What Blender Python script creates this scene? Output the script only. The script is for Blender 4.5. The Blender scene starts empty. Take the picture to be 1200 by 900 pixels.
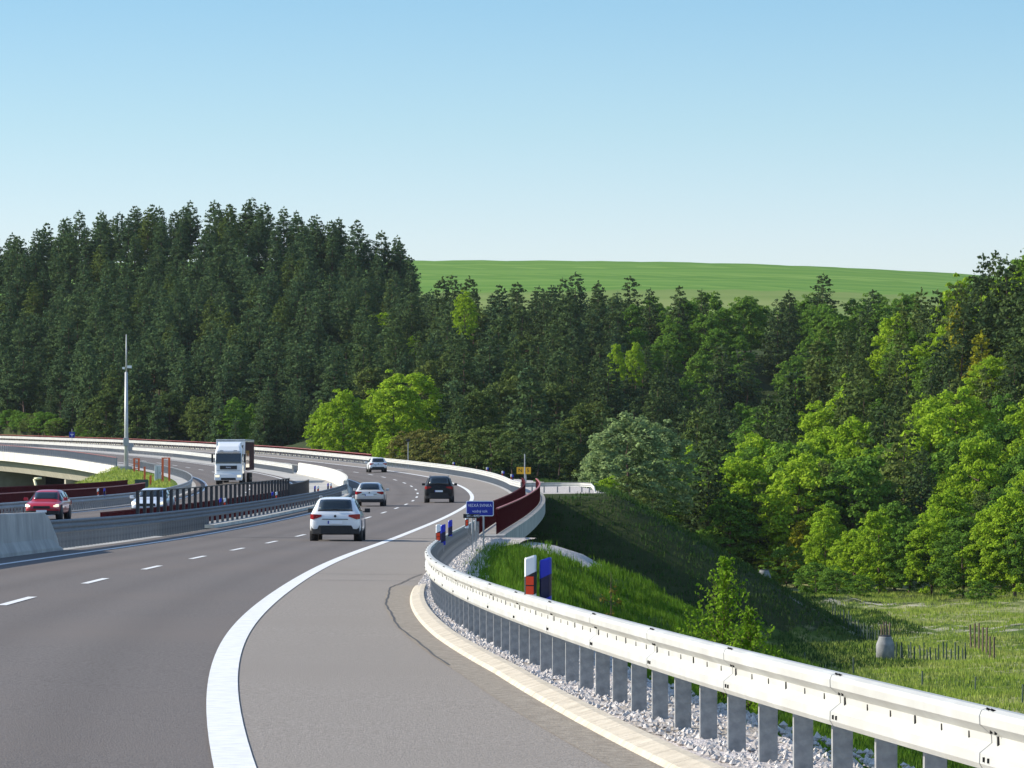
import bpy, math, random
import numpy as np
from mathutils import Vector, Matrix
random.seed(7); rng = np.random.default_rng(7)
S = bpy.context.scene
C = S.collection
F = 5400.0

# ------------------------------------------------------------------ helpers
def tag(o, label=None, cat=None, group=None, kind=None):
    if label: o['label'] = label
    if cat: o['category'] = cat
    if group: o['group'] = group
    if kind: o['kind'] = kind
    return o
def thing(name, label, cat, loc=(0,0,0), rz=0, group=None):
    o = bpy.data.objects.new(name, None); C.objects.link(o)
    o.location = loc; o.rotation_euler = (0,0,rz); o.empty_display_size = .3
    return tag(o, label, cat, group)
def part(name, me, parent, loc=None, rz=None):
    o = bpy.data.objects.new(name, me); C.objects.link(o); o.parent = parent
    if loc is not None: o.location = loc
    if rz is not None: o.rotation_euler = (0,0,rz)
    return o
def copy_tree(o, parent=None):
    c = o.copy(); C.objects.link(c); c.parent = parent
    for ch in list(o.children): copy_tree(ch, c)
    return c

class MB:
    def __init__(s): s.v=[]; s.f=[]; s.m=[]; s.mats=[]; s.cur=0; s.sm=[]; s.smooth=False
    def mat(s, m):
        if m not in s.mats: s.mats.append(m)
        s.cur = s.mats.index(m); return s
    def face(s, idx): s.f.append(tuple(idx)); s.m.append(s.cur); s.sm.append(s.smooth)
    def add(s, vs, fs):
        b=len(s.v); s.v += [tuple(p) for p in vs]
        for f in fs: s.face([b+i for i in f])
    def box(s, c, d, M=None, taper=1.0):
        x,y,z = d[0]/2,d[1]/2,d[2]/2
        vs=[]
        for k in (-1,1):
            t = taper if k>0 else 1
            for (a,b) in ((-1,-1),(1,-1),(1,1),(-1,1)): vs.append(Vector((a*x*t,b*y*t,k*z)))
        vs=[(M@p if M else p)+Vector(c) for p in vs]
        s.add(vs,[(3,2,1,0),(4,5,6,7),(0,1,5,4),(1,2,6,5),(2,3,7,6),(3,0,4,7)])
    def tube(s, p0, p1, r0, r1=None, n=8, cap=True):
        r1 = r0 if r1 is None else r1
        p0=Vector(p0); p1=Vector(p1); d=(p1-p0).normalized()
        a = d.orthogonal().normalized(); b=d.cross(a)
        b0=len(s.v)
        for p,r in ((p0,r0),(p1,r1)):
            for i in range(n):
                t=2*math.pi*i/n; s.v.append(tuple(p+a*math.cos(t)*r+b*math.sin(t)*r))
        for i in range(n):
            j=(i+1)%n; s.face((b0+i,b0+j,b0+n+j,b0+n+i))
        if cap: s.face([b0+i for i in range(n)][::-1]); s.face([b0+n+i for i in range(n)])
    def loft(s, rings, closed=True, caps=True):
        b0=len(s.v); n=len(rings[0])
        for r in rings: s.v += [tuple(p) for p in r]
        for k in range(len(rings)-1):
            for i in range(n if closed else n-1):
                j=(i+1)%n; a=b0+k*n
                s.face((a+i,a+j,a+n+j,a+n+i))
        if caps and closed:
            s.face([b0+i for i in range(n)][::-1]); e=b0+(len(rings)-1)*n; s.face([e+i for i in range(n)])
    def mesh(s, name):
        me=bpy.data.meshes.new(name); me.from_pydata(s.v,[],s.f)
        for m in s.mats: me.materials.append(m)
        me.polygons.foreach_set('material_index', s.m); me.polygons.foreach_set('use_smooth', s.sm)
        me.update(); return me
    def obj(s, name, parent=None, loc=None, rz=None, bevel=0):
        o=part(name, s.mesh(name), parent, loc, rz)
        if bevel:
            bm=o.modifiers.new('b','BEVEL'); bm.width=bevel; bm.segments=2; bm.limit_method='ANGLE'; bm.angle_limit=.6
        return o

def np_mesh(name, V, Fc, k, mat, smooth=False):
    me=bpy.data.meshes.new(name); n=len(V); nf=len(Fc)
    me.vertices.add(n); me.vertices.foreach_set('co', np.asarray(V,dtype=np.float32).ravel())
    me.loops.add(nf*k); me.loops.foreach_set('vertex_index', np.asarray(Fc,dtype=np.int32).ravel())
    me.polygons.add(nf); me.polygons.foreach_set('loop_start', np.arange(0,nf*k,k,dtype=np.int32))
    me.polygons.foreach_set('loop_total', np.full(nf,k,dtype=np.int32))
    me.polygons.foreach_set('use_smooth', np.full(nf,smooth,dtype=bool))
    if mat: me.materials.append(mat)
    me.update(calc_edges=True); me.validate(); return me

# ------------------------------------------------------------------ materials
def mat(name, c1, c2=None, scale=4.0, rough=.75, bump=0.0, bscale=None, metal=0.0, spec=.4, detail=6, coat=0, world=False, stretch=None, c3=None, scale3=.3):
    m=bpy.data.materials.new(name); m.use_nodes=True; nt=m.node_tree; N=nt.nodes; L=nt.links
    b=N['Principled BSDF']; b.inputs['Roughness'].default_value=rough; b.inputs['Metallic'].default_value=metal
    b.inputs['Specular IOR Level'].default_value=spec; b.inputs['Coat Weight'].default_value=coat
    if c2 is None and not bump:
        b.inputs['Base Color'].default_value=(*c1,1); return m
    if world:
        g=N.new('ShaderNodeNewGeometry'); src=g.outputs['Position']
    else:
        g=N.new('ShaderNodeTexCoord'); src=g.outputs['Object']
    if stretch:
        mp=N.new('ShaderNodeMapping'); mp.inputs['Scale'].default_value=stretch; L.new(src,mp.inputs['Vector']); src=mp.outputs['Vector']
    n=N.new('ShaderNodeTexNoise'); n.inputs['Scale'].default_value=scale; n.inputs['Detail'].default_value=detail; L.new(src,n.inputs['Vector'])
    r=N.new('ShaderNodeValToRGB'); r.color_ramp.elements[0].position=.3; r.color_ramp.elements[1].position=.7
    r.color_ramp.elements[0].color=(*c1,1); r.color_ramp.elements[1].color=(*(c2 or c1),1)
    L.new(n.outputs['Fac'],r.inputs['Fac']); col=r.outputs['Color']
    if c3:
        n3=N.new('ShaderNodeTexNoise'); n3.inputs['Scale'].default_value=scale3; n3.inputs['Detail'].default_value=5; L.new(src,n3.inputs['Vector'])
        r3=N.new('ShaderNodeValToRGB'); r3.color_ramp.elements[0].position=.42; r3.color_ramp.elements[1].position=.66
        L.new(n3.outputs['Fac'],r3.inputs['Fac'])
        mx=N.new('ShaderNodeMix'); mx.data_type='RGBA'; L.new(r3.outputs['Color'],mx.inputs['Factor']); L.new(col,mx.inputs['A']); mx.inputs['B'].default_value=(*c3,1); col=mx.outputs['Result']
    L.new(col,b.inputs['Base Color'])
    if bump:
        nb=N.new('ShaderNodeTexNoise'); nb.inputs['Scale'].default_value=bscale or scale*3; nb.inputs['Detail'].default_value=5; L.new(src,nb.inputs['Vector'])
        bp=N.new('ShaderNodeBump'); bp.inputs['Strength'].default_value=bump; bp.inputs['Distance'].default_value=.05
        L.new(nb.outputs['Fac'],bp.inputs['Height']); L.new(bp.outputs['Normal'],b.inputs['Normal'])
    return m

def leafmat(name, a, b_, c_, trans=.3, scale=.25):
    m=bpy.data.materials.new(name); m.use_nodes=True; nt=m.node_tree; N=nt.nodes; L=nt.links
    N.remove(N['Principled BSDF']); out=N['Material Output']
    oi=N.new('ShaderNodeObjectInfo'); g=N.new('ShaderNodeNewGeometry')
    r=N.new('ShaderNodeValToRGB'); r.color_ramp.elements[0].color=(*a,1); r.color_ramp.elements[1].color=(*b_,1)
    L.new(oi.outputs['Random'],r.inputs['Fac'])
    n=N.new('ShaderNodeTexNoise'); n.inputs['Scale'].default_value=scale*3; n.inputs['Detail'].default_value=3; L.new(g.outputs['Position'],n.inputs['Vector'])
    mr=N.new('ShaderNodeMapRange'); mr.inputs[1].default_value=.4; mr.inputs[2].default_value=.7; mr.inputs[4].default_value=.6; L.new(n.outputs['Fac'],mr.inputs[0])
    mx=N.new('ShaderNodeMix'); mx.data_type='RGBA'; L.new(mr.outputs[0],mx.inputs['Factor']); L.new(r.outputs['Color'],mx.inputs['A']); mx.inputs['B'].default_value=(*c_,1)
    rp=N.new('ShaderNodeMapRange'); rp.inputs[3].default_value=.7; rp.inputs[4].default_value=1.3; L.new(g.outputs['Random Per Island'],rp.inputs[0])
    sc=N.new('ShaderNodeVectorMath'); sc.operation='SCALE'; L.new(mx.outputs['Result'],sc.inputs[0]); L.new(rp.outputs[0],sc.inputs['Scale'])
    d=N.new('ShaderNodeBsdfDiffuse'); t=N.new('ShaderNodeBsdfTranslucent'); ms=N.new('ShaderNodeMixShader'); ms.inputs[0].default_value=trans
    L.new(sc.outputs[0],d.inputs[0]); L.new(sc.outputs[0],t.inputs[0]); L.new(d.outputs[0],ms.inputs[1]); L.new(t.outputs[0],ms.inputs[2]); L.new(ms.outputs[0],out.inputs[0])
    return m

ASPH = mat('asphalt',(.09,.079,.072),(.198,.177,.163),scale=32,rough=.88,bump=.35,bscale=60,spec=.2,c3=(.155,.134,.12),scale3=.12,world=True)
ASPH2= mat('asphalt_shoulder',(.195,.173,.15),(.335,.302,.267),scale=30,rough=.92,bump=.35,bscale=60,spec=.15,c3=(.255,.228,.2),scale3=.15,world=True)
ASPHG= mat('asphalt_gutter',(.2,.17,.135),(.33,.29,.235),scale=12,rough=.9,bump=.3,bscale=50,spec=.2,world=True)
TAR  = mat('tar_seam',(.045,.042,.04),(.09,.085,.08),scale=8,rough=.8)
PAINT= mat('road_paint',(.62,.62,.6),(.78,.78,.76),scale=7,rough=.7,bump=.1,bscale=60,world=True)
KERB = mat('kerb_concrete',(.4,.35,.27),(.56,.5,.4),scale=5,rough=.9,bump=.2,bscale=30,world=True)
CONC = mat('concrete',(.36,.35,.32),(.48,.465,.43),scale=1.6,rough=.9,bump=.15,bscale=14,world=True,c3=(.3,.29,.27),scale3=.5)
CONCL= mat('pale_concrete',(.58,.56,.48),(.72,.7,.6),scale=1.3,rough=.9,bump=.12,bscale=14,world=True,c3=(.52,.49,.42),scale3=.35)
CONCD= mat('girder_concrete',(.3,.28,.22),(.4,.375,.3),scale=.8,rough=.9,bump=.12,bscale=10,world=True)
STEEL= mat('galvanised_steel',(.42,.42,.395),(.54,.54,.5),scale=2.5,rough=.55,metal=.1,spec=.4,bump=.04,bscale=12,world=True,c3=(.43,.425,.39),scale3=1.4)
STEELD=mat('dark_steel',(.12,.13,.14),(.2,.21,.22),scale=7,rough=.55,metal=.35,bump=.1,bscale=40)  # dark steel for lap edges, connector plate and the shade-darkened median posts
POST = mat('post_steel',(.2,.205,.21),(.36,.36,.35),scale=14,rough=.6,metal=.15,bump=.15,bscale=50)
DARK = mat('dark_gap',(.02,.02,.02),rough=.9)
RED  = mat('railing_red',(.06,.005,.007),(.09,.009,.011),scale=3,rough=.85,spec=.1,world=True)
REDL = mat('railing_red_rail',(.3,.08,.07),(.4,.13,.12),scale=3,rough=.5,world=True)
BLKF = mat('fence_dark_steel',(.018,.02,.024),(.03,.032,.036),scale=5,rough=.5)
ORNG = mat('orange_paint',(.7,.1,.03),(.8,.16,.05),scale=4,rough=.5)
WHITE= mat('white_plastic',(.72,.74,.76),(.8,.82,.83),scale=6,rough=.4)
BLUE = mat('blue_plastic',(.012,.02,.36),(.015,.03,.45),scale=5,rough=.35)
NAVY = mat('dark_blue_reflector',(.008,.01,.05),rough=.2)
REFL = mat('red_reflector',(.85,.06,.015),rough=.25)
SIGNB= mat('sign_blue',(.006,.02,.3),rough=.35)
SIGNW= mat('sign_white',(.75,.78,.85),rough=.4)
SIGNY= mat('sign_yellow',(.85,.42,.01),rough=.4)
GRAV = mat('gravel',(.36,.32,.3),(.72,.66,.63),scale=16,rough=.95,bump=.9,bscale=30,world=True,c3=(.38,.33,.27),scale3=.4)
EARTH= mat('rough_earth',(.07,.06,.04),(.14,.12,.08),scale=1.2,rough=.95,bump=.5,bscale=5,world=True)
BARK = mat('bark',(.09,.06,.045),(.17,.11,.08),scale=6,rough=.95,bump=.4)
GREYM= mat('grey_metal',(.3,.31,.32),(.38,.39,.4),scale=4,rough=.45,metal=.4)
TYRE = mat('tyre',(.012,.012,.012),(.02,.02,.02),scale=20,rough=.85)
RIM  = mat('alloy',(.45,.46,.48),rough=.3,metal=.8)
GLASS= mat('car_glass',(.012,.02,.026),rough=.06,spec=.7,coat=.3)
TRIM = mat('black_trim',(.016,.016,.017),(.025,.025,.026),scale=20,rough=.6)
TLR  = mat('tail_light_red',(.28,.006,.01),rough=.15,coat=.5)
TLW  = mat('lamp_clear',(.75,.75,.72),rough=.1,coat=.5)
PLATE= mat('number_plate',(.8,.82,.84),rough=.4)
def lampmat(n,c,st):
    m=bpy.data.materials.new(n); m.use_nodes=True; b=m.node_tree.nodes['Principled BSDF']
    b.inputs['Base Color'].default_value=(*c,1); b.inputs['Emission Color'].default_value=(*c,1); b.inputs['Emission Strength'].default_value=st; return m
HEAD = lampmat('headlight_lit',(1,.88,.62),.5)

def grassmat(name, a, b_, c_, scale=.6):
    m=mat(name,a,b_,scale=scale,rough=.95,bump=.6,bscale=6,spec=.1,world=True,c3=c_,scale3=.09); return m
GRND = grassmat('grass_ground',(.05,.09,.018),(.08,.13,.025),(.06,.1,.02))
BLADE= leafmat('grass_blades',(.055,.13,.014),(.085,.18,.018),(.15,.22,.03),trans=.35,scale=.5)
BLADEM=leafmat('meadow_blades',(.21,.31,.045),(.27,.35,.055),(.42,.42,.15),trans=.35,scale=.12)
BLADED=leafmat('shaded_slope_blades',(.035,.08,.02),(.045,.1,.022),(.07,.1,.028),trans=.25,scale=.3)  # darker copy of the grass blades; embankment shade is in the colour

# ------------------------------------------------------------------ road reference line (the lane divider)
ctl = [(-90,8.6,1.75),(-40,2.0,1.8),(0,-2.95,1.85),(20,-4.95,1.92),(30,-5.75,1.95),(39,-6.42,2.0),(55,-7.25,2.12),(72,-7.75,2.27),(90,-8.15,2.45),(108,-8.47,2.63),(126,-8.62,2.79),(144,-8.6,2.93),(162,-8.46,3.05),(180,-8.27,3.13),
(198,-8.03,3.17),(216,-7.68,3.18),(234,-7.3,3.15),(252,-7.0,3.11),(270,-6.75,3.08),(288,-6.6,3.05),(306,-6.55,3.0),(324,-6.66,2.92),(342,-6.97,2.81),(360,-7.47,2.66),(378,-8.2,2.52),(396,-9.2,2.35),(414,-10.45,2.18),
(432,-12.0,2.02),(450,-13.75,1.86),(468,-15.8,1.7),(486,-18.1,1.5),(540,-26.2,.9),(600,-37.2,.1),(665,-51.8,-.72),(730,-69.0,-1.5),(820,-98,-2.5),(900,-126,-3.3),(1000,-165,-4.2)]
ctl=np.array(ctl); _y=np.arange(-90,1001,1.0)
def _smooth(a,sig):
    k=np.arange(-40,41); w=np.exp(-k*k/(2*sig*sig)); w/=w.sum()
    p=np.concatenate([a[0]+(a[1]-a[0])*np.arange(-40,0), a, a[-1]+(a[-1]-a[-2])*np.arange(1,41)]); return np.convolve(p,w,'valid')
_x=_smooth(np.interp(_y,ctl[:,0],ctl[:,1]),8); _z=_smooth(np.interp(_y,ctl[:,0],-ctl[:,2]),8)
_dx=np.gradient(_x)
def RX(Y): return np.interp(Y,_y,_x)
def RZ(Y): return np.interp(Y,_y,_z)
def RD(Y): return np.interp(Y,_y,_dx)
def EE(Y): return np.interp(Y,[-90,60,100,200,380,1000],[-.008,-.01,-.01,-.006,.018,.02])
def P(Y,off,dz=0.0):
    d=float(RD(Y)); n=math.sqrt(1+d*d)
    return Vector((float(RX(Y))+off/n, Y-off*d/n, float(RZ(Y))+float(EE(Y))*off+dz))
def heading(Y): return -math.atan(float(RD(Y)))
def fn(tab):
    a=np.array(tab,dtype=float); return lambda Y: float(np.interp(Y,a[:,0],a[:,1]))
railoff=fn([(-80,7.7),(0,8.0),(20,7.62),(27,7.3),(39,7.02),(50,6.78),(60,6.6),(72,6.47),(85,6.5),(100,6.68),(120,6.88),(140,7.02),(176,7.02)])
_ro=_smooth(np.array([railoff(q) for q in _y]),5)
railoff=lambda Y: float(np.interp(Y,_y,_ro))
asf=lambda o: o if callable(o) else (lambda Y: o)
def stations(y0,y1,step):
    n=max(1,int(math.ceil((y1-y0)/step))); return [y0+(y1-y0)*i/n for i in range(n+1)]
def ribbon(name, y0,y1, o0,o1, dz, m, step=3, kind='structure', parent=None, n=1):
    o0=asf(o0); o1=asf(o1); b=MB().mat(m); b.smooth=True
    st=stations(y0,y1,step)
    rings=[[P(y,o0(y)+(o1(y)-o0(y))*k/n,dz) for k in range(n+1)] for y in st]
    b.loft([r[::-1] for r in rings],closed=False)
    o=b.obj(name,parent)
    # make sure faces look up
    if o.data.polygons[0].normal.z<0: o.data.flip_normals()
    if kind and not parent: o['kind']=kind
    return o
def sweep(b, prof, y0,y1, off, step=3, zadd=0.0, side=1):
    """closed profile [(d_off,z)] swept along the road"""
    off=asf(off)
    rings=[[P(y,off(y)+side*d,z+zadd) for d,z in prof] for y in stations(y0,y1,step)]
    b.loft(rings)

# ------------------------------------------------------------------ terrain
nat=[ # x,y,z
(-60,-60,-13),(60,-60,-12),(20,60,-11),(-60,100,-13),(25,150,-12.5),(60,150,-12),(60,250,-12.6),(25,250,-13),(0,250,-13),(-40,250,-13),(-90,250,-12),(120,250,-6),
(25,320,-13.2),(48,320,-12.9),(25,400,-12.3),(46,410,-12.6),(62,440,-10),(0,400,-13),(-60,400,-12),(-120,400,-8),
(60,490,-3),(68,570,14),(52,610,8),(49,540,0),(38,520,-7),(30,560,-8),(18,500,-11.5),(14,560,-10),(0,500,-9),(90,560,20),(120,640,30),(85,650,20),(58,700,-8),
(-8,600,-5),(20,600,-9),(-8,680,3),(18,700,1),(44,700,-17),(-8,760,8),(18,780,7),(45,770,-7),(66,790,-3),(42,640,-12),(0,850,17),(40,860,18.5),(80,870,19),(110,800,18),
(-30,620,-6),(-60,660,-8),(-85,740,-4),(-60,740,-4),(-40,740,0),(-100,800,4.0),(-60,800,4),(-30,790,5),
(-88,880,15),(-102,860,5),(-112,900,8),(-92,835,4),(-45,880,19),(-18,880,18),(-120,980,27),(-90,980,37.5),(-68,980,40.5),(-48,980,38.5),(-28,970,31),(-10,960,20),(-140,880,14),
(-30,1050,30),(40,1000,25),(110,1000,26),(170,1000,28),(-100,1100,32),
(-120,1300,42),(0,1300,46),(100,1300,45.5),(200,1300,40),(-120,1600,66),(0,1600,65),(100,1600,65),(230,1600,56),
(-150,1900,76),(-40,1900,77.2),(60,1900,77.8),(150,1900,75),(230,1900,69.5),(330,1900,62),(-200,2300,62),(0,2300,62),(200,2300,60),(400,2300,50)]
nat=np.array(nat,dtype=float)
def _U(r2): return np.where(r2>0, .5*r2*np.log(np.maximum(r2,1e-12)),0)
def _fit(P_,lam=.02):
    q=P_[:,:2]/100; n=len(q); K=_U(((q[:,None]-q[None])**2).sum(-1))+lam*np.eye(n)
    Pm=np.hstack([np.ones((n,1)),q]); A=np.zeros((n+3,n+3)); A[:n,:n]=K; A[:n,n:]=Pm; A[n:,:n]=Pm.T
    return np.linalg.solve(A,np.concatenate([P_[:,2],np.zeros(3)]))
_w=_fit(nat)
def NZ(x,y):
    x=np.asarray(x,dtype=float); y=np.asarray(y,dtype=float); sh=x.shape
    q=np.stack([x.ravel(),y.ravel()],1)/100; c=nat[:,:2]/100; out=np.empty(len(q))
    for i in range(0,len(q),20000):
        qq=q[i:i+20000]; out[i:i+20000]=_U(((qq[:,None]-c[None])**2).sum(-1))@_w[:len(c)]+_w[-3]+qq@_w[-2:]
    out=out+.35*np.sin(q[:,0]*31+q[:,1]*7)*np.cos(q[:,1]*23)
    return out.reshape(sh)
B1=(176.,336.); B2=(536.,860.)
def platR(Y): return np.interp(Y,[-90,50,72,100,150,165,176,335,336,365,420,470,1000],[7.95,7.8,7.6,7.75,7.95,8.7,9.2,9.2,14.2,14.0,10.5,9.0,9.0])
def drop(d,Y=160.):
    w=np.clip((Y-128)/35.,0,1); w=w*w*(3-2*w)
    st=np.where(d<.35,.12*d,np.where(d<4.5,.042+.6*(d-.35),2.532+.47*(d-4.5)))
    return st*(1-w)+w*np.where(d<.8,.2*d,np.where(d<3,.16+.44*(d-.8),1.128+.515*(d-3)))
def dropF(d,Y=0): return np.where(d<.6,.25*d,.15+.585*(d-.6))
def EMB(Y,off):
    Y=np.asarray(Y,dtype=float); off=np.asarray(off,dtype=float)
    best=np.full(Y.shape,-999.)
    for (a,b,g) in ((-200,B1[0],drop),(B1[1],B2[0],dropF),(B2[1],1100,dropF)):
        yc=np.clip(Y,a,b); dr=np.maximum(off-platR(yc),0); dl=np.maximum(-20.6-off,0); dy=np.abs(Y-yc)
        gl=.45 if b==B2[0] else .55
        d=np.sqrt(dr**2+dy**2+dl**2)
        h=np.interp(yc,_y,_z)+EE(yc)*np.clip(off,-20.6,platR(yc))-.1-np.where(dl>0,gl*d*.95,g(d,yc))
        best=np.maximum(best,h)
    return best
def ground_at(x,y):
    Y=y
    for _ in range(3):
        d=RD(Y); n=np.sqrt(1+d*d); off=(x-RX(Y))*n
        Y=y+off*d/n
    off=(x-RX(Y))*np.sqrt(1+RD(Y)**2)
    e=EMB(Y,off); z=NZ(x,y)
    return float(max(e,z))
def TZ(Y,off):
    d=RD(Y); n=np.sqrt(1+d*d); x=RX(Y)+off/n; y=Y-off*d/n
    z=NZ(x,y); e=EMB(Y,off)
    z=np.where(Y>B2[0],np.where((off>-30)&(off<14),np.minimum(z,np.interp(Y,_y,_z)-3.0),z),z)
    z=np.maximum(z,e)
    w=np.clip((off-platR(Y)-.5)/1.5,0,1)*(Y<178)+np.clip((off-platR(Y)-1)/3,0,1)*(Y>340)
    z=z+w*(.09*np.sin(x*1.9+y*.31)+.10*np.sin(x*.83-y*.47)+.06*np.sin(x*.6+y*1.1)+.05*np.sin(x*3.1-y*.9))
    return x,y,z
def grid_mesh(X,Yy,Z,name,m):
    h,w=X.shape; V=np.stack([X,Yy,Z],-1).reshape(-1,3); i=np.arange(h*w).reshape(h,w)
    Fq=np.stack([i[:-1,:-1],i[:-1,1:],i[1:,1:],i[1:,:-1]],-1).reshape(-1,4)
    return np_mesh(name,V,Fq,4,m,True)
ys=np.concatenate([np.arange(-60,200,1.5),np.arange(200,900,2.5)])
os_=np.concatenate([np.arange(-80,-22,3.),np.arange(-22,6,2.),np.arange(6,20,.5),np.arange(20,40,1.),np.arange(40,80.1,2.5)])
YY,OO=np.meshgrid(ys,os_,indexing='ij')
tx,ty,tz=TZ(YY,OO)
# gravel around the bridge ends, grass elsewhere
def ground_material():
    m=bpy.data.materials.new('ground_cover'); m.use_nodes=True; nt=m.node_tree; N=nt.nodes; L=nt.links; b=N['Principled BSDF']
    b.inputs['Roughness'].default_value=.95; b.inputs['Specular IOR Level'].default_value=.1
    at=N.new('ShaderNodeAttribute'); at.attribute_name='cover'
    g=N.new('ShaderNodeNewGeometry')
    n=N.new('ShaderNodeTexNoise'); n.inputs['Scale'].default_value=.6; n.inputs['Detail'].default_value=7; L.new(g.outputs['Position'],n.inputs['Vector'])
    n2=N.new('ShaderNodeTexNoise'); n2.inputs['Scale'].default_value=18; n2.inputs['Detail'].default_value=4; L.new(g.outputs['Position'],n2.inputs['Vector'])
    def ramp(src,a,b_,p0=.35,p1=.65):
        r=N.new('ShaderNodeValToRGB'); r.color_ramp.elements[0].position=p0; r.color_ramp.elements[1].position=p1
        r.color_ramp.elements[0].color=(*a,1); r.color_ramp.elements[1].color=(*b_,1); L.new(src,r.inputs[0]); return r.outputs[0]
    grass=ramp(n.outputs['Fac'],(.06,.1,.016),(.1,.15,.024))
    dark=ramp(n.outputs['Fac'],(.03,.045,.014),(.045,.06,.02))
    grav=ramp(n2.outputs['Fac'],(.3,.27,.25),(.62,.58,.54))
    mead=ramp(n.outputs['Fac'],(.16,.2,.045),(.34,.33,.17))
    sep=N.new('ShaderNodeSeparateColor'); L.new(at.outputs['Color'],sep.inputs[0])
    def thr(ch):
        ma=N.new('ShaderNodeMath'); ma.operation='ADD'; L.new(sep.outputs[ch],ma.inputs[0])
        m2=N.new('ShaderNodeMath'); m2.operation='MULTIPLY_ADD'; L.new(n.outputs['Fac'],m2.inputs[0]); m2.inputs[1].default_value=.7; m2.inputs[2].default_value=-.35; L.new(m2.outputs[0],ma.inputs[1])
        mr=N.new('ShaderNodeMapRange'); mr.inputs[1].default_value=.42; mr.inputs[2].default_value=.58; L.new(ma.outputs[0],mr.inputs[0]); return mr.outputs[0]
    col=grass
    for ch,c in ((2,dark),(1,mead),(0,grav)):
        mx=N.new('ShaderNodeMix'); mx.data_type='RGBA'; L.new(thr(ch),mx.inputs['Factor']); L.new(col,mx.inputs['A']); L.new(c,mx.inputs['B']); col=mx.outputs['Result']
    L.new(col,b.inputs['Base Color'])
    nb=N.new('ShaderNodeTexNoise'); nb.inputs['Scale'].default_value=7; nb.inputs['Detail'].default_value=6; L.new(g.outputs['Position'],nb.inputs['Vector'])
    bp=N.new('ShaderNodeBump'); bp.inputs['Strength'].default_value=.8; bp.inputs['Distance'].default_value=.12; L.new(nb.outputs['Fac'],bp.inputs['Height']); L.new(bp.outputs['Normal'],b.inputs['Normal'])
    return m
GM=ground_material()
tme=grid_mesh(tx,ty,tz,'ground_near_road',GM)
cov=np.zeros((YY.size,4),dtype=np.float32); cov[:,3]=1
Yf=YY.ravel(); Of=OO.ravel(); Zf=tz.ravel(); dedge=Of-platR(Yf)
gr=((dedge<.2)&(Of>5)&((Yf<178)|(Yf>338.4))) | ((Yf>160)&(Yf<177.5)&(Of>0)&(dedge<2.8)&(dedge<(Yf-160)*.5))
cov[gr,0]=1
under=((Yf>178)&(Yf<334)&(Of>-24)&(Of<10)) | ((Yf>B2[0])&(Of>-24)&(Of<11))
dk=((Yf>334)&(Yf<480)&(Of>8)&(dedge>.4)&(Zf>-12.6))|((Yf>300)&(Yf<338)&(Of>-20)&(Zf>-12.3)); cov[(dk|under),2]=1  # far embankment ground darkened in colour for its shade
cov[(Yf>325)&(Yf<395)&(Of>26)&(np.sin(Yf*.11+Of*.05)>.2),0]=.42
md=(Zf<-11.6)&(Of>18)&(Yf>120); cov[md,1]=np.clip((md*.5)[md]+.12*np.sin(Yf[md]*.09)+.0,0,1)
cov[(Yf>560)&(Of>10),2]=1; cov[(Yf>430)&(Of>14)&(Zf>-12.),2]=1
ml=(Of<-22)&(Yf>330)&(Yf<560); cov[ml,1]=.5
pass
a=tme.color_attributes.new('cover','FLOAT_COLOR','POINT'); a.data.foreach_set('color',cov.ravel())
g1=bpy.data.objects.new('ground',tme); C.objects.link(g1); g1['kind']='structure'

def field_material():
    m=bpy.data.materials.new('hill_cover'); m.use_nodes=True; nt=m.node_tree; N=nt.nodes; L=nt.links; b=N['Principled BSDF']
    b.inputs['Roughness'].default_value=.95; b.inputs['Specular IOR Level'].default_value=.05
    g=N.new('ShaderNodeNewGeometry'); sp=N.new('ShaderNodeSeparateXYZ'); L.new(g.outputs['Position'],sp.inputs[0])
    n=N.new('ShaderNodeTexNoise'); n.inputs['Scale'].default_value=.012; n.inputs['Detail'].default_value=5; L.new(g.outputs['Position'],n.inputs['Vector'])
    mp=N.new('ShaderNodeMapping'); mp.inputs['Scale'].default_value=(.004,.05,.05); L.new(g.outputs['Position'],mp.inputs[0])
    ns=N.new('ShaderNodeTexNoise'); ns.inputs['Scale'].default_value=1; ns.inputs['Detail'].default_value=6; L.new(mp.outputs[0],ns.inputs['Vector'])
    def ramp(src,cs):
        r=N.new('ShaderNodeValToRGB')
        while len(r.color_ramp.elements)<len(cs): r.color_ramp.elements.new(.5)
        for e,(p,c) in zip(r.color_ramp.elements,cs): e.position=p; e.color=(*c,1)
        L.new(src,r.inputs[0]); return r.outputs[0]
    crop=ramp(ns.outputs['Fac'],[(.3,(.08,.18,.028)),(.48,(.12,.23,.04)),(.7,(.2,.31,.07))])
    past=ramp(ns.outputs['Fac'],[(.3,(.13,.2,.05)),(.5,(.18,.24,.07)),(.7,(.24,.27,.1))])
    wood=ramp(n.outputs['Fac'],[(.3,(.03,.045,.015)),(.7,(.05,.065,.02))])
    def edge(lo,wd):
        a=N.new('ShaderNodeMath'); a.operation='MULTIPLY_ADD'; L.new(n.outputs['Fac'],a.inputs[0]); a.inputs[1].default_value=60; L.new(sp.outputs['Y'],a.inputs[2])
        r=N.new('ShaderNodeMapRange'); r.inputs[1].default_value=lo; r.inputs[2].default_value=lo+wd; L.new(a.outputs[0],r.inputs[0]); return r.outputs[0]
    m1=N.new('ShaderNodeMix'); m1.data_type='RGBA'; L.new(edge(1080,20),m1.inputs['Factor']); L.new(wood,m1.inputs['A']); L.new(past,m1.inputs['B'])
    m2=N.new('ShaderNodeMix'); m2.data_type='RGBA'; L.new(edge(1335,12),m2.inputs['Factor']); L.new(m1.outputs['Result'],m2.inputs['A']); L.new(crop,m2.inputs['B'])
    L.new(m2.outputs['Result'],b.inputs['Base Color']); return m
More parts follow.
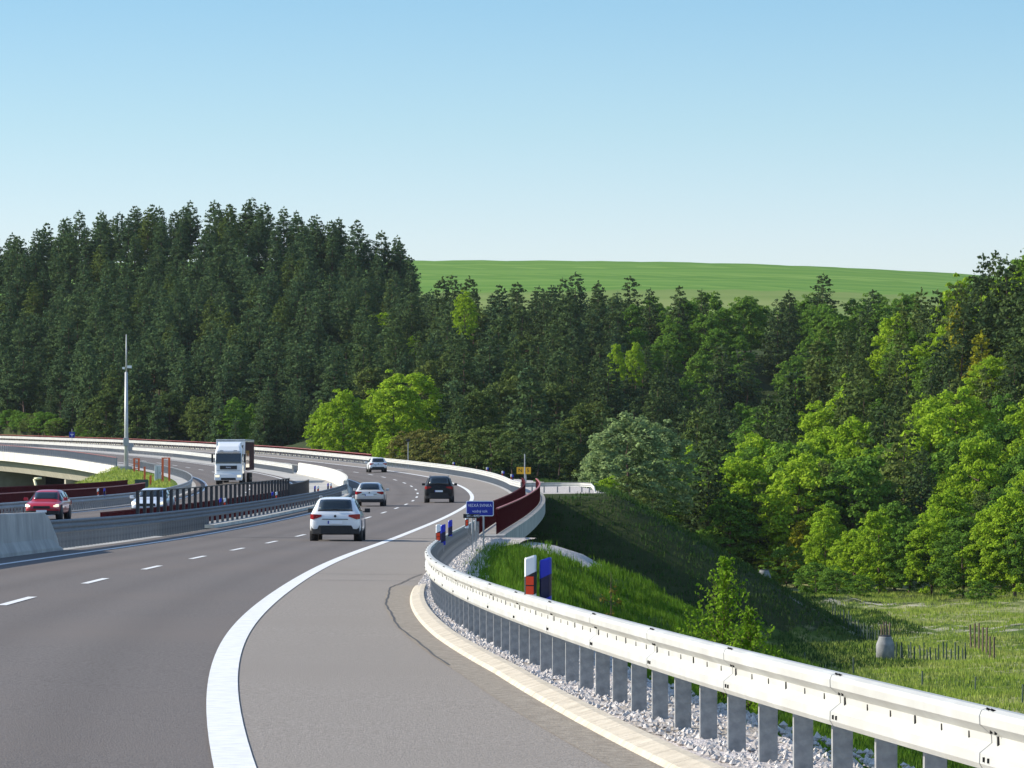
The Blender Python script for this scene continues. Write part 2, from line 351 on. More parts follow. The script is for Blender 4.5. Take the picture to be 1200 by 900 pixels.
yf=np.concatenate([np.arange(-80,1000,10.),np.arange(1000,3000,25.)]); tf=np.linspace(-1,1,121)
XX=tf[None,:]*(150+yf[:,None]*.3); YF=np.repeat(yf[:,None],121,1)
zf=NZ(XX,YF)
_d=RD(np.clip(YF,-90,1000)); offf=(XX-RX(np.clip(YF,-90,1000)))*np.sqrt(1+_d*_d)
inside=(np.abs(offf)<76)&(YF<880)&(YF>-50)
zf=np.where(inside,zf-1.2,zf); zf=np.where((YF>B2[0]-30)&(YF<900)&(offf>-34)&(offf<18),np.minimum(zf,np.interp(np.clip(YF,-90,1000),_y,_z)-6),zf)
hm=grid_mesh(XX,YF,zf,'hills',field_material())
g2=bpy.data.objects.new('hills',hm); C.objects.link(g2); g2['kind']='structure'

# ------------------------------------------------------------------ road surfaces
for nm_,ya,a_,b_,cs_ in (('road_northbound',-60,-4.95,4.0,(-1.87,1.87)),('road_southbound',100,-17.9,-8.9,(-11.3,-15.1))):
    o=ribbon(nm_,ya,900,a_,b_,0,ASPH,n=45); nc=46; offs=np.linspace(b_,a_,nc)
    w=sum(np.exp(-((offs-c-q)/.33)**2) for c in cs_ for q in (-.8,.8))-.5*sum(np.exp(-((offs-c)/.3)**2) for c in cs_)
    at=o.data.attributes.new('wear','FLOAT','POINT'); at.data.foreach_set('value',np.tile(w,len(o.data.vertices)//nc).astype(np.float32))
nt=ASPH.node_tree; bs=nt.nodes['Principled BSDF']; src=bs.inputs['Base Color'].links[0].from_socket
an=nt.nodes.new('ShaderNodeAttribute'); an.attribute_name='wear'; mr=nt.nodes.new('ShaderNodeMapRange'); mr.clamp=False
mr.inputs[1].default_value=0; mr.inputs[2].default_value=1; mr.inputs[3].default_value=1.0; mr.inputs[4].default_value=.9; nt.links.new(an.outputs['Fac'],mr.inputs[0])
vs=nt.nodes.new('ShaderNodeVectorMath'); vs.operation='SCALE'; nt.links.new(src,vs.inputs[0]); nt.links.new(mr.outputs[0],vs.inputs['Scale']); nt.links.new(vs.outputs[0],bs.inputs['Base Color'])
shr=lambda Y: -max(0,44-Y)*.013+min(railoff(Y)-.55 if Y<86 else railoff(Y)-.2, 6.7)
ribbon('hard_shoulder',-60,900,3.9,lambda Y: shr(Y) if Y<176 else 6.7,.004,ASPH2,n=2)
ribbon('gutter',-60,88,lambda Y: railoff(Y)-.76-max(0,44-Y)*.013,lambda Y: railoff(Y)-.27-max(0,44-Y)*.013,.009,ASPHG,step=2)
ribbon('median_strip',-60,176,-8.9,-4.95,.0,CONC,step=5)
ribbon('median_strip',336,900,-8.9,-4.95,.0,CONC,step=5)
ribbon('verge_pavement',336,900,6.7,8.2,-.01,CONC,step=5)
ribbon('verge_pavement',176,900,-19.5,-17.9,0,CONC,step=5)
# markings
ribbon('edge_line',-60,900,3.75,4.02,.012,PAINT,step=2)
ribbon('edge_line',-60,900,-3.9,-3.72,.008,PAINT,step=3)
ribbon('edge_line',100,900,-9.6,-9.42,.008,PAINT,step=3)
ribbon('edge_line',100,900,-17.1,-16.9,.008,PAINT,step=3)
b=MB().mat(PAINT)
for i in range(-3,44):
    yc=72+18*i
    for o0 in (-.075,-13.3):
        if o0<-5 and yc<110: continue
        r=[[P(y,o0+.15,.008),P(y,o0,.008)] for y in (yc-3,yc-1,yc+1,yc+3)]
        b.loft(r,closed=False)
o=b.obj('lane_dashes'); o['kind']='structure'
for p in o.data.polygons:
    pass
if o.data.polygons[0].normal.z<0: o.data.flip_normals()
ribbon('tar_seam',46,102,lambda Y: railoff(Y)-.74+.016*math.sin(Y*.5)+.006*math.sin(Y*1.9)+max(0,Y-86)*.024,lambda Y: railoff(Y)-.715+.016*math.sin(Y*.5)+.006*math.sin(Y*1.9)+max(0,Y-86)*.024,.014,TAR,step=.5)
# cross joints of the carriageway at the bridge
for yj in (B1[0]-2,B1[1]+1,B2[0]):
    ribbon('expansion_joint',yj,yj+.35,-4.9,6.6,.015,TAR,step=.2)
for yj in (93,101):
    ribbon('tar_seam',yj,yj+.12,4.05,6.3,.015,TAR,step=.1)
# kerb along the near shoulder
b=MB().mat(KERB)
kst=stations(-40,86,1.0)
kend=lambda Y: 1.0
for i in range(0,len(kst)-1):
    if kst[i]<-20: continue
    gap=.012
    pr=[(-.13,-.1),(-.13,.012),(-.1,.045),(.03,.08),(.1,.083),(.1,-.1)]
    y0,y1=kst[i]+gap,kst[i+1]-gap*0
    b.loft([[P(y,railoff(y)-.30+max(0,y-55)*.004-max(0,44-y)*.013+d,z) for d,z in pr] for y in (y0,(y0+y1)/2,y1)])
o=b.obj('kerb'); o['kind']='structure'
b=MB().mat(KERB)
# gravel verge behind kerb
o=ribbon('gravel_verge',-40,176,lambda Y: railoff(Y)-.2-max(0,44-Y)*.013,lambda Y: float(platR(Y))+.05+.08*math.sin(Y*.4)+.06*math.sin(Y*.17),.03,GRAV,step=.35,n=8)
for v in o.data.vertices:
    v.co.z+=random.uniform(-.02,.025)
# loose stones
n=15000; Ys=18+rng.random(n)**1.5*155; V=[];
of=np.array([railoff(y)-.22 for y in Ys])+rng.random(n)**1.2*1.15; 
c=np.array([P(y,o_,.04) for y,o_ in zip(Ys,of)]); r=rng.uniform(.012,.034,n)*(1+np.maximum(Ys-50,0)*.008)
oct_=np.array([(1,0,0),(0,1,0),(-1,0,0),(0,-1,0),(0,0,.8),(0,0,-.8)]); of_=np.array([(0,1,4),(1,2,4),(2,3,4),(3,0,4),(1,0,5),(2,1,5),(3,2,5),(0,3,5)])
ang=rng.random(n)*6.28; ca,sa=np.cos(ang),np.sin(ang)
vv=oct_[None]*r[:,None,None]*rng.uniform(.6,1.4,(n,6,1)); x_=vv[...,0]*ca[:,None]-vv[...,1]*sa[:,None]; y_=vv[...,0]*sa[:,None]+vv[...,1]*ca[:,None]
vv=np.stack([x_,y_,vv[...,2]],-1)+c[:,None]
ff=of_[None]+(np.arange(n)*6)[:,None,None]
st=bpy.data.objects.new('gravel_stones',np_mesh('gravel_stones',vv.reshape(-1,3),ff.reshape(-1,3),3,mat('stones',(.3,.27,.25),(.66,.62,.58),scale=9,rough=.9,world=True))); C.objects.link(st)
tag(st,'loose pale gravel stones lying on the verge behind the kerb','gravel',kind='stuff')

# ------------------------------------------------------------------ guardrails
W2=[(.01,.748),(-.045,.752),(-.078,.738),(-.088,.712),(-.086,.668),(-.028,.617),(-.026,.577),(-.086,.528),(-.088,.476),(-.07,.445),(-.03,.436),(-.03,.442),(-.066,.45),(-.082,.478),(-.08,.524),(-.02,.572),(-.02,.62),(-.08,.672),(-.082,.71),(-.074,.732),(-.044,.745),(.01,.742)]
W3=[(.0,.90),(-.04,.905),(-.085,.87),(-.085,.83),(-.04,.79),(-.04,.76),(-.085,.72),(-.085,.67),(-.04,.63),(-.04,.60),(-.085,.56),(-.085,.51),(-.03,.48),(0,.48)]
BEAM=[(.0,.74),(-.09,.74),(-.1,.70),(-.1,.48),(-.09,.44),(.0,.44)]
def cpost(h,w=.12,d=.06,m=POST,t=.006):
    b=MB().mat(m)
    pts=[(-w/2,-d/2),(w/2,-d/2),(w/2,d/2),(w/2-t,d/2),(w/2-t,-d/2+t),(-w/2+t,-d/2+t),(-w/2+t,d/2),(-w/2,d/2)]
    b.loft([[(x,y,-.2) for x,y in pts],[(x,y,h) for x,y in pts]])
    return b.mesh('post')
def bars_mesh(name,m,pts,h,w,d,zb=-.15):
    b=MB().mat(m)
    for p,hd in pts:
        M_=Matrix.Rotation(hd,3,'Z'); b.box((p[0],p[1],p[2]+(h+zb)/2),(w,d,h-zb),M_)
    return b.mesh(name)
def guardrail(label,y0,y1,off,side=1,prof=W2,sp=1.333,postoff=.07,ph=.7,bm_=STEEL,pm=None,bolts=None,group=None,step=2,post=None,vis=None,zadd=0.0,pw=.12,ysp=None):
    """side=+1: beam bulges toward -off (traffic on the left of the rail); -1 mirrored"""
    off=asf(off); t=thing('guardrail',label,'guardrail',P(y0,off(y0)),0,group); inv=Vector(t.location)
    b=MB().mat(bm_); b.smooth=False
    sweep(b,prof if side>0 else prof[::-1],y0,y1,off,step,zadd,side)
    if bolts:
        b.mat(DARK); b.smooth=False
        y=bolts[0]
        while y<bolts[1]:
            for dy,dd,z in ((-.05,-.064,.748),(.05,-.064,.748),(-.05,-.0885,.50),(.05,-.0885,.50),(0,-.0265,.592),(-.05,-.052,.64),(.05,-.052,.64)):
                p=P(y+dy,off(y+dy)+side*(dd-.002),z); M_=Matrix.Rotation(heading(y),3,'Z')
                if z==.592: b.box(p,(.012,.028,.05),M_)
                elif z>.7: b.box(p,(.026,.012,.012),Matrix.Rotation(heading(y),3,'Z')@Matrix.Rotation(.4,3,'Y'))
                else: b.box(p,(.012,.014,.024),M_)
            p=P(y+2,off(y+2)+side*-.0275,.592); b.box(p,(.012,.026,.05),Matrix.Rotation(heading(y),3,'Z'))
            if y<60:
                for q in (.67,1.33,2.67,3.33):
                    p=P(y+q,off(y+q)+side*-.0265,.592); b.box(p,(.01,.018,.035),Matrix.Rotation(heading(y),3,'Z'))
            # lap edge of the next beam
            b.mat(STEELD); 
            b.loft([[P(yy,off(yy)+side*(d-.0015),z) for d,z in W2[1:11]] for yy in (y+.15,y+.166)],closed=False)
            b.mat(DARK); y+=4
    bo=b.obj('beam',t); bo.data.transform(Matrix.Translation(-inv))
    pm_=post or cpost(ph,m=pm or POST,w=pw)
    ysp=ysp or [y0+.3+sp*i for i in range(int((y1-y0-.4)/sp)+1)]
    pts=[(P(y,off(y)+side*postoff,zadd),heading(y)) for y in ysp]
    v=[k for k,(p,h) in enumerate(pts) if p.y>15]
    first=set(v[:100])
    for k in sorted(first):
        p,h=pts[k]; q=part('post',pm_,t,p-inv,h)
    rest=[pts[k] for k in range(len(pts)) if k not in first]
    if rest:
        me=bars_mesh('posts',pm or POST,[(p-inv,h) for p,h in rest],ph,pw,.06); r_=part('posts_far',me,t); r_['kind']='stuff'
    return t

guardrail('long white guardrail curving along the right shoulder nearest the camera',9,172,railoff,bolts=(14,120),step=1.0)
guardrail('far white guardrail on the right side of the carriageway beyond the red bridge railings',330,900,lambda Y: 7.0+max(0,(345-Y))*.03,sp=1.333,prof=W3,ph=.8)
guardrail('grey triple wave guardrail in the median between the concrete barrier and bridge',137,331,fn([(134,-5.3),(318,-5.3),(328,-5.25),(331,-5.15)]),side=-1,prof=W3,sp=1.0,ph=.85,pm=STEELD,ysp=[138.3+i*1.15 for i in range(56)]+[204+2.8*i for i in range(44)],bm_=mat('shaded_median_steel',(.1,.115,.13),(.15,.165,.18),scale=3,rough=.6,metal=.1,world=True))  # beam and posts coloured dark and bluish for shade on the road side
guardrail('sunlit white guardrail in the median behind the far concrete barrier',466,900,-6.6,side=1,sp=1.333,prof=W3,ph=.8)
guardrail('white guardrail in the far median facing the right carriageway',470,900,-5.3,side=-1,sp=1.333)
guardrail('grey guardrail along the left edge of the opposite carriageway on the bridge',190,534,-18.25,side=-1,sp=1.333,bm_=mat('darker_grey_steel',(.22,.235,.25),(.34,.35,.36),scale=3,rough=.5,metal=.2,world=True))  # darker, bluer grey than the white rails

# spur rail off to the right beyond the bridge
def poly_rail(label,pts):
    t=thing('guardrail',label,'guardrail',pts[0]); inv=Vector(pts[0]); b=MB().mat(STEEL); b.smooth=True; rings=[]
    for i,p in enumerate(pts):
        p=Vector(p); d=(Vector(pts[min(i+1,len(pts)-1)])-Vector(pts[max(i-1,0)])); d.z=0; d.normalize(); n=Vector((d.y,-d.x,0))
        rings.append([p+n*x+Vector((0,0,z)) for x,z in W2])
    b.loft(rings); o=b.obj('beam',t); o.data.transform(Matrix.Translation(-inv)); return t,inv
gz_=lambda x,y: ground_at(x,y)+.02
pp=[(.95,343),(2.2,344),(3.6,343.6),(5.0,342.8),(5.8,342),(6.05,341.2),(6.12,340.6)]
pp=[(x,y,gz_(x,y)-dz) for (x,y),dz in zip(pp,(0,0,0,.0,.04,.3,.7))]; z0=0
t,inv=poly_rail('short white guardrail spur turning down into the ground right of the bridge end',pp)
pmm=cpost(.7,w=.1)
for x,y in ((1.5,343.5),(2.4,344),(3.4,343.8),(4.3,343.3),(5.2,342.8),(5.75,342.2)):
    part('post',pmm,t,Vector((x,y+.08,gz_(x,y)))-inv,0)

# ------------------------------------------------------------------ concrete barriers
NJ=[(-.3,0),(-.3,.08),(-.18,.33),(-.12,1.02),(-.09,1.05),(.09,1.05),(.12,1.02),(.18,.33),(.3,.08),(.3,0)]
def barrier(label,y0,y1,off,m,sl=6.0,seed=0,sc=1.0):
    t=thing('concrete_barrier',label,'barrier',P(y0,asf(off)(y0))); inv=Vector(t.location); off=asf(off)
    y=y0
    while y<y1-.5:
        e=min(y+sl,y1); b=MB().mat(m)
        b.loft([[P(q,off(q)+d,z*sc-.03*(z<.01)) for d,z in NJ] for q in stations(y+.02,e-.02,2)])
        o=b.obj('block',t); o.data.transform(Matrix.Translation(-inv)); y=e
    return t,inv
t,inv=barrier('grey concrete barrier in the median at the left edge of the photo',60,136,-5.3,CONC,sc=1.1)
b=MB().mat(CONC); NJ2=[(d,z if z<.34 else .34+ (z-.34)*.0) for d,z in NJ]
b.loft([[P(136.02,-5.3+d,z*1.1) for d,z in NJ],[P(137.4,-5.3+d,min(z,.93)) for d,z in NJ],[P(139.6,-5.3+d,z*.35) for d,z in NJ]]); o=b.obj('end_block',t); o.data.transform(Matrix.Translation(-inv))
b=MB().mat(BLUE)
p=P(118.6,-5.12+.03,.60); M_=Matrix.Rotation(heading(118),3,'Z')@Matrix.Rotation(-.08,3,'Y'); b.box((0,0,0),(.03,.14,.44),M_)
b.mat(WHITE)
for k in range(3): b.box(M_@Vector((.012,.12,.12-.12*k)),(.02,.05,.05),M_)
o=b.obj('delineator_panel',t,p-inv)
barrier('sunlit pale concrete barrier curving through the median gap',336,466,fn([(330,-5.25),(345,-5.35),(470,-5.9)]),CONCL,seed=1,sc=1.05)
# rounded steel terminal joining the rail to the barrier
t=thing('barrier_terminal','rounded grey steel terminal where the median guardrail meets the pale barrier','barrier terminal',P(333.5,-5.15))
b=MB().mat(mat('terminal_steel',(.4,.42,.42),(.5,.5,.5),scale=3,rough=.5)); b.smooth=True
R_=[]
for k in range(13):
    a=math.pi*k/12; R_.append([(.32*math.sin(a)+.0,-1.9+.6*(1-math.cos(a)),z) for z in (.35,1.0)])
b.tube((.12,-1.0,.55),(.16,-1.0,.55),.42,n=20); b.obj('end_disc',t)
b=MB().mat(STEELD); b.smooth=True
b.loft([[(-.05+.12*s,-2.6+y,z) for s,z in ((0,.5),(0,.9),(1,.9),(1,.5))] for y in (0,1.0,2.2)]); b.obj('connector_plate',t)

# ------------------------------------------------------------------ bridges
def deckring(y,o0,o1,zt,zb): return [P(y,o0,zt),P(y,o1,zt),P(y,o1,zb),P(y,o0,zb)]
def bridge(label,y0,y1,fo_r,fo_l,fas_r,fas_l,gird,mF,mG,piers):
    t=thing('bridge',label,'bridge',P(y0,0)); inv=Vector(t.location)
    def fin(o): o.data.transform(Matrix.Translation(-inv)); return o
    fr=asf(fo_r)
    b=MB().mat(mG); b.loft([[P(y,fo_l+.3,-.06),P(y,fr(y)-.3,-.06),P(y,fr(y)-.3,-.45),P(y,fo_l+.3,-.45)] for y in stations(y0,y1,4)]); fin(b.obj('deck',t))
    for o0,o1,nm in ((lambda y: fr(y)-.3,fr,'parapet_kerb'),(lambda y: fo_l,lambda y: fo_l+.3,'parapet_kerb')):
        dep=fas_r if o0(200)>0 else fas_l
        b=MB().mat(mF); b.loft([deckring(y,o0(y),o1(y),.12,-dep) for y in stations(y0,y1,3)]); fin(b.obj(nm,t))
    for gl,gr_ in ((-19.9+.6,-9.2),(-4.6,fr((y0+y1)/2)-1.3)):
        b=MB().mat(mG); b.loft([[P(y,gl-.5 if gl<-10 else gl,-.45),P(y,gr_,-.45),P(y,gr_-.8,-gird),P(y,gl+.7,-gird)] for y in stations(y0,y1,4)]); fin(b.obj('girder',t))
    for (y,o_,w,dd) in piers:
        b=MB().mat(mG); c=P(y,o_); zb=ground_at(c.x,c.y)-1; h=c.z-gird-zb
        b.box((c.x,c.y,zb+h/2),(w,dd,h),Matrix.Rotation(heading(y),3,'Z')); fin(b.obj('pier',t))
    return t
bo1=fn([(170,7.95),(176,8.0),(212,8.25),(336,8.95),(340,8.95)])
bridge('near concrete road bridge carrying the red railings over the valley',B1[0],B1[1],bo1,-20.4,.62,.7,1.9,CONC,CONCD,[(228,4,6,1.2),(284,4,6,1.2),(228,-14,7,1.2),(284,-14,7,1.2)])
bridge('far pale concrete bridge crossing the valley at the left edge',B2[0],B2[1],8.9,-20.6,1.0,1.15,2.9,CONCL,CONCD,[(612,-15.5,8,1.6),(700,-14,8,1.6),(612,2,6,1.5),(700,2,6,1.5),(780,-14,8,1.6)])
# median ledge on the near bridge
ribbon('bridge_median_kerb',200,B1[1],-6.2,-4.95,.14,CONC,step=4)
ribbon('bridge_median_kerb',B1[0],B1[1],-8.9,-7.6,.14,CONC,step=4)
b=MB().mat(CONCL)
b.loft([[P(y,-4.95,.14),P(y,-4.945,.14),P(y,-4.945,-.02),P(y,-4.95,-.02)] for y in stations(200,B1[1],4)]); b.box(P(200,-5.57,.06),(1.24,.02,.155),Matrix.Rotation(heading(200),3,'Z')); o=b.obj('bridge_kerb_face'); o['kind']='structure'
# inner kerb of the right walkway: blue-grey concrete block between the railings
b=MB().mat(CONC)
b.loft([[P(y,a_,-.02),P(y,a_,.1),P(y,c_,.1),P(y,c_,-.02)] for y,a_,c_ in [(y,6.75,asf(bo1)(y)-.3) for y in stations(B1[0],B1[1],3)]]); o=b.obj('bridge_walkway'); o['kind']='structure'

def railing(label,y0,y1,off,h,m_bar,m_top,sp=.14,bw=.03,bd=.03,z0=.1,post_sp=2.0,postm=None,group=None,top_w=.07,zb=.12,bottom=True,bd_post=.06,name='bridge_railing'):
    off=asf(off); t=thing(name,label,'railing',P(y0,off(y0)),0,group); inv=Vector(t.location)
    def fin(o): o.data.transform(Matrix.Translation(-inv)); return o
    b=MB().mat(m_top); q=top_w/2
    b.loft([[P(y,off(y)-q,h-.05),P(y,off(y)-q,h),P(y,off(y)+q,h),P(y,off(y)+q,h-.05)] for y in stations(y0,y1,2)]); fin(b.obj('top_rail',t))
    if bottom:
        b=MB().mat(m_bar)
        b.loft([[P(y,off(y)-.02,z0+.06),P(y,off(y)-.02,z0+.1),P(y,off(y)+.02,z0+.1),P(y,off(y)+.02,z0+.06)] for y in stations(y0,y1,2)]); fin(b.obj('bottom_rail',t))
    if sp:
        b=MB().mat(m_bar); y=y0+.1
        while y<y1-.05:
            b.box(P(y,off(y),(z0+.08+h-.05)/2),(bd,bw,h-.05-z0-.08),Matrix.Rotation(heading(y),3,'Z')); y+=sp
        o=fin(b.obj('balusters',t)); o['kind']='stuff'
    b=MB().mat(postm or m_bar); b.box((0,0,(h-.05)/2+.02),(bd_post,.06,h-.03)); pm=b.mesh('railing_post')
    ys_=[y0+.05+post_sp*i for i in range(int((y1-y0)/post_sp)+1)]
    for y in ys_[:100]: part('post',pm,t,P(y,off(y))-inv,heading(y))
    if ys_[100:]:
        r_=part('posts_far',bars_mesh('posts_far',postm or m_bar,[(P(y,off(y))-inv,heading(y)) for y in ys_[100:]],h-.03,.06,.06,0),t); r_['kind']='stuff'
    return t
ri=fn([(170,6.95),(212,6.95),(336,7.6)]); ro=fn([(170,7.6),(180,7.65),(212,7.85),(336,8.6)])
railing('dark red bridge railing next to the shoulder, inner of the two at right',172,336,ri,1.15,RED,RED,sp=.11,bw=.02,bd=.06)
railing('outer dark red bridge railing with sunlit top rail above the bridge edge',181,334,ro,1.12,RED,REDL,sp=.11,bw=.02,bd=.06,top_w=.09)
# end panel beside inner railing
railing('low dark red railing with gapped posts behind the grey median guardrail',178,334,-6.15,.62,RED,RED,sp=.5,bw=.12,bd=.12,z0=.0,top_w=.12)
railing('black slatted fence standing in the median in front of the oncoming cars',196,300,-7.9,1.62,BLKF,BLKF,sp=3.1,bw=.45,bd=.12,z0=.1,top_w=.05,post_sp=3.1,bd_post=.14,bottom=False)
railing('lower black slatted fence at the far end of the median railings',300,335,-7.9,1.22,BLKF,BLKF,sp=1.6,bw=.35,bd=.1,z0=.1,top_w=.08,post_sp=3.2,bottom=False)
railing('dark red railing of wide posts beside the oncoming lane',186,335,-8.4,.8,RED,RED,sp=.5,bw=.16,bd=.1,z0=.1,top_w=.1,post_sp=4)
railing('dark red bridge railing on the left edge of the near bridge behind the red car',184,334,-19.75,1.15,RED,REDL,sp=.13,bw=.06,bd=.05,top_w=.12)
railing('dark red second railing along the left edge of the near bridge',186,322,-20.2,1.45,RED,RED,sp=.13,bw=.05,bd=.05,top_w=.1,z0=.5)
railing('grey barred railing with reddish top on the far bridge at the left',B2[0],B2[1],-20.35,1.12,mat('bar_grey',(.22,.23,.25),(.3,.3,.31),scale=3,rough=.5),REDL,sp=.55,bw=.05,bd=.04,post_sp=2.2,bd_post=.2)
railing('pinkish red railing behind the far right guardrail on the far bridge',524,B2[1],7.9,1.1,RED,REDL,sp=.45,bw=.06,bd=.05,top_w=.16)
#railing('reddish post railing in the far median',524,B2[1],-7.6,.9,RED,REDL,sp=.8,bw=.12,bd=.1,top_w=.1)

# ------------------------------------------------------------------ delineators
def delin_mesh(c,refl,frame,h=.5):
    b=MB().mat(c)
    pts=[(-.06,-.035),(-.045,-.05),(.045,-.05),(.06,-.035),(.06,.05),(-.06,.05)]
    b.loft([[(x,y,0) for x,y in pts],[(x,y,h-.02+ .03*(x>0)) for x,y in pts],[(x*.9,y*.9,h+.03*(x>0)) for x,y in pts]])
    me=b.mesh('post_body')
    b=MB().mat(frame); b.loft([[(x*1.03,y*1.04,h-.42+.03*(x/.06)) for x,y in pts],[(x*1.03,y*1.04,h-.18+.03*(x/.06)) for x,y in pts]])
    b.mat(refl); 
    for z in (h-.355,h-.25): b.box((0,-.056,z),(.082,.012,.092),Matrix.Rotation(-.6,3,'Y')@Matrix.Identity(3) if False else None)
    return me,b.mesh('reflector')
DM={'white':delin_mesh(WHITE,REFL,TRIM),'blue':delin_mesh(BLUE,NAVY,NAVY)}
def delin(label,loc,kind,rz=0,group='roadside delineator posts',sc=1):
    t=thing('delineator_post',label,'delineator',loc,rz,group)
    for nm,me in zip(('post_body','reflector'),DM[kind]): part(nm,me,t)
    t.location.z+=.60; t.scale=(.92,.92,.9*sc)
    b=MB().mat(GREYM); b.box((0,.03,-.02),(.05,.03,.3)); b.obj('bracket',t); return t
def on(Y,o,dz=0): return P(Y,o,dz)
delin('white delineator with two red reflectors behind the near guardrail',on(45,6.78+.11,.06),'white',-.12)
delin('tall blue delineator beside the white one behind the near guardrail',on(45,6.78+.26,.04),'blue',-.12)
delin('blue delineator standing at the bend of the near guardrail',on(103,railoff(103)+.12,.05),'blue',sc=.98)
delin('white delineator back to back with the blue one at the guardrail bend',on(104,railoff(104)+.0,.05),'white',sc=.98)
delin('blue delineator with red edge on the guardrail between the bend and the sign',on(121,railoff(121)+.06,.05),'blue')
delin('white delineator at the end of the guardrail beside the black plate',on(146,railoff(146)+.12,.1),'white')
for Y,o_,lab in ((352,7.2,'first'),(372,7.2,'second'),(398,7.2,'third'),(440,7.2,'fourth')):
    delin(f'small white delineator on the far right guardrail, {lab} beyond the red railings',on(Y,o_,.1),'white',sc=1.1,group='delineators on the far guardrail')
    delin(f'small blue delineator on the far right guardrail, {lab} beyond the red railings',on(Y+.4,o_+.14,.1),'blue',sc=1.0,group='delineators on the far guardrail')
for Y,lab in ((213,'nearest the white crossover'),(247,'midway along the median rail'),(289,'near the end of the slatted fence'),(309,'just before the pale barrier')):
    delin(f'white delineator on the median guardrail {lab}',on(Y,-5.55,.12),'white',group='median delineators')
    delin(f'blue delineator on the median guardrail {lab}',on(Y,-5.75,.12),'blue',group='median delineators')
delin('white delineator on the left guardrail beside the red car',on(279,-18.4,.1),'white',group='median delineators')
delin('blue delineator on the left guardrail beside the red car',on(281,-18.2,.1),'blue',group='median delineators')

# ------------------------------------------------------------------ signs
def text_mesh(txt,size,m,depth=.004,sx=1.0):
    cu=bpy.data.curves.new('lettering','FONT'); cu.body=txt; cu.size=size; cu.extrude=depth; cu.align_x='CENTER'; cu.align_y='CENTER'
    o=bpy.data.objects.new('tmp',cu); C.objects.link(o)
    dg=bpy.context.evaluated_depsgraph_get(); me=bpy.data.meshes.new_from_object(o.evaluated_get(dg)); bpy.data.objects.remove(o)
    me.materials.clear(); me.materials.append(m)
    me.transform(Matrix.Rotation(math.pi/2,4,'X')@Matrix.Diagonal((sx,1,1,1))); me.name='lettering'; return me
def rrect(w,h,r,n=4):
    out=[]
    for cx,cz,a0 in ((w/2-r,h/2-r,0),(-w/2+r,h/2-r,90),(-w/2+r,-h/2+r,180),(w/2-r,-h/2+r,270)):
        for k in range(n+1):
            a=math.radians(a0+90*k/n); out.append((cx+r*math.cos(a),cz+r*math.sin(a)))
    return out
def panel(b,w,h,r,y0,y1): 
    pr=rrect(w,h,r); b.loft([[(x,y0,z) for x,z in pr],[(x,y1,z) for x,z in pr]])
c=P(150,7.5); gz=c.z-.05
t=thing('river_name_sign','blue sign naming the river on two grey posts beside the shoulder','sign',(c.x,c.y,gz),0)
b=MB().mat(SIGNW); panel(b,.9,.5,.05,0,.02); b.obj('frame',t,(0,0,1.36))
b=MB().mat(SIGNB); panel(b,.85,.45,.035,-.006,-.0005); b.obj('panel',t,(0,0,1.36))
part('lettering',text_mesh('VEĽKÁ SVINKA',.135,SIGNW,sx=.86),t,(0,-.012,1.455)); part('lettering',text_mesh('vodný tok',.12,SIGNW),t,(0,-.012,1.27))
b=MB().mat(GREYM); b.tube((0,0,-.3),(0,0,1.2),.03)
me=b.mesh('sign_post'); part('post',me,t,(-.14,.05,0)); part('post',me,t,(.12,.05,0))
c=P(141,7.4)
t=thing('bridge_number_plate','small black number plate on two thin posts below the blue river sign','sign',(c.x,c.y,c.z-.05),0)
b=MB().mat(TRIM); b.box((-.05,0,1.17),(.5,.02,.13)); b.obj('plate',t); part('lettering',text_mesh('D1 - 409S',.095,SIGNW),t,(0,-.016,1.17))
b=MB().mat(GREYM); b.tube((0,.03,-.4),(0,.03,1.12),.022); me=b.mesh('sp'); part('post',me,t,(-.03,0,0)); 
c=Vector((.95,372,0)); gz=ground_at(c.x,c.y)
t=thing('yellow_sign','small yellow board with dark characters on a post beyond the red railings','sign',(c.x,c.y,gz))
h=-1.2-gz
b=MB().mat(SIGNY); panel(b,1.15,.56,.03,0,.02); b.obj('board',t,(0,0,h))
part('lettering',text_mesh('N   5',.42,TRIM),t,(0,-.012,h)); 
b=MB().mat(GREYM); b.tube((.17,.06,-.3),(.17,.06,h-.2),.05); b.obj('post',t)
c=P(333,7.75); t=thing('thin_pole','thin bare grey pole at the end of the inner red railing','pole',(c.x,c.y,c.z))
b=MB().mat(GREYM); b.tube((0,0,0),(0,0,2.9),.05,.045); b.obj('shaft',t); b=MB().mat(GREYM); b.box((0,0,.02),(.2,.2,.04)); b.obj('base_plate',t)
t=thing('camera_mast','slim mast with a dark camera head behind the far guardrail','mast',P(500,9.0)); t.location.z-=.2
b=MB().mat(GREYM); b.tube((0,0,-.5),(0,0,2.9),.06,.045); b.obj('shaft',t)
b=MB().mat(TRIM); b.box((0,0,3.05),(.42,.5,.28)); b.obj('camera_head',t,bevel=.04)
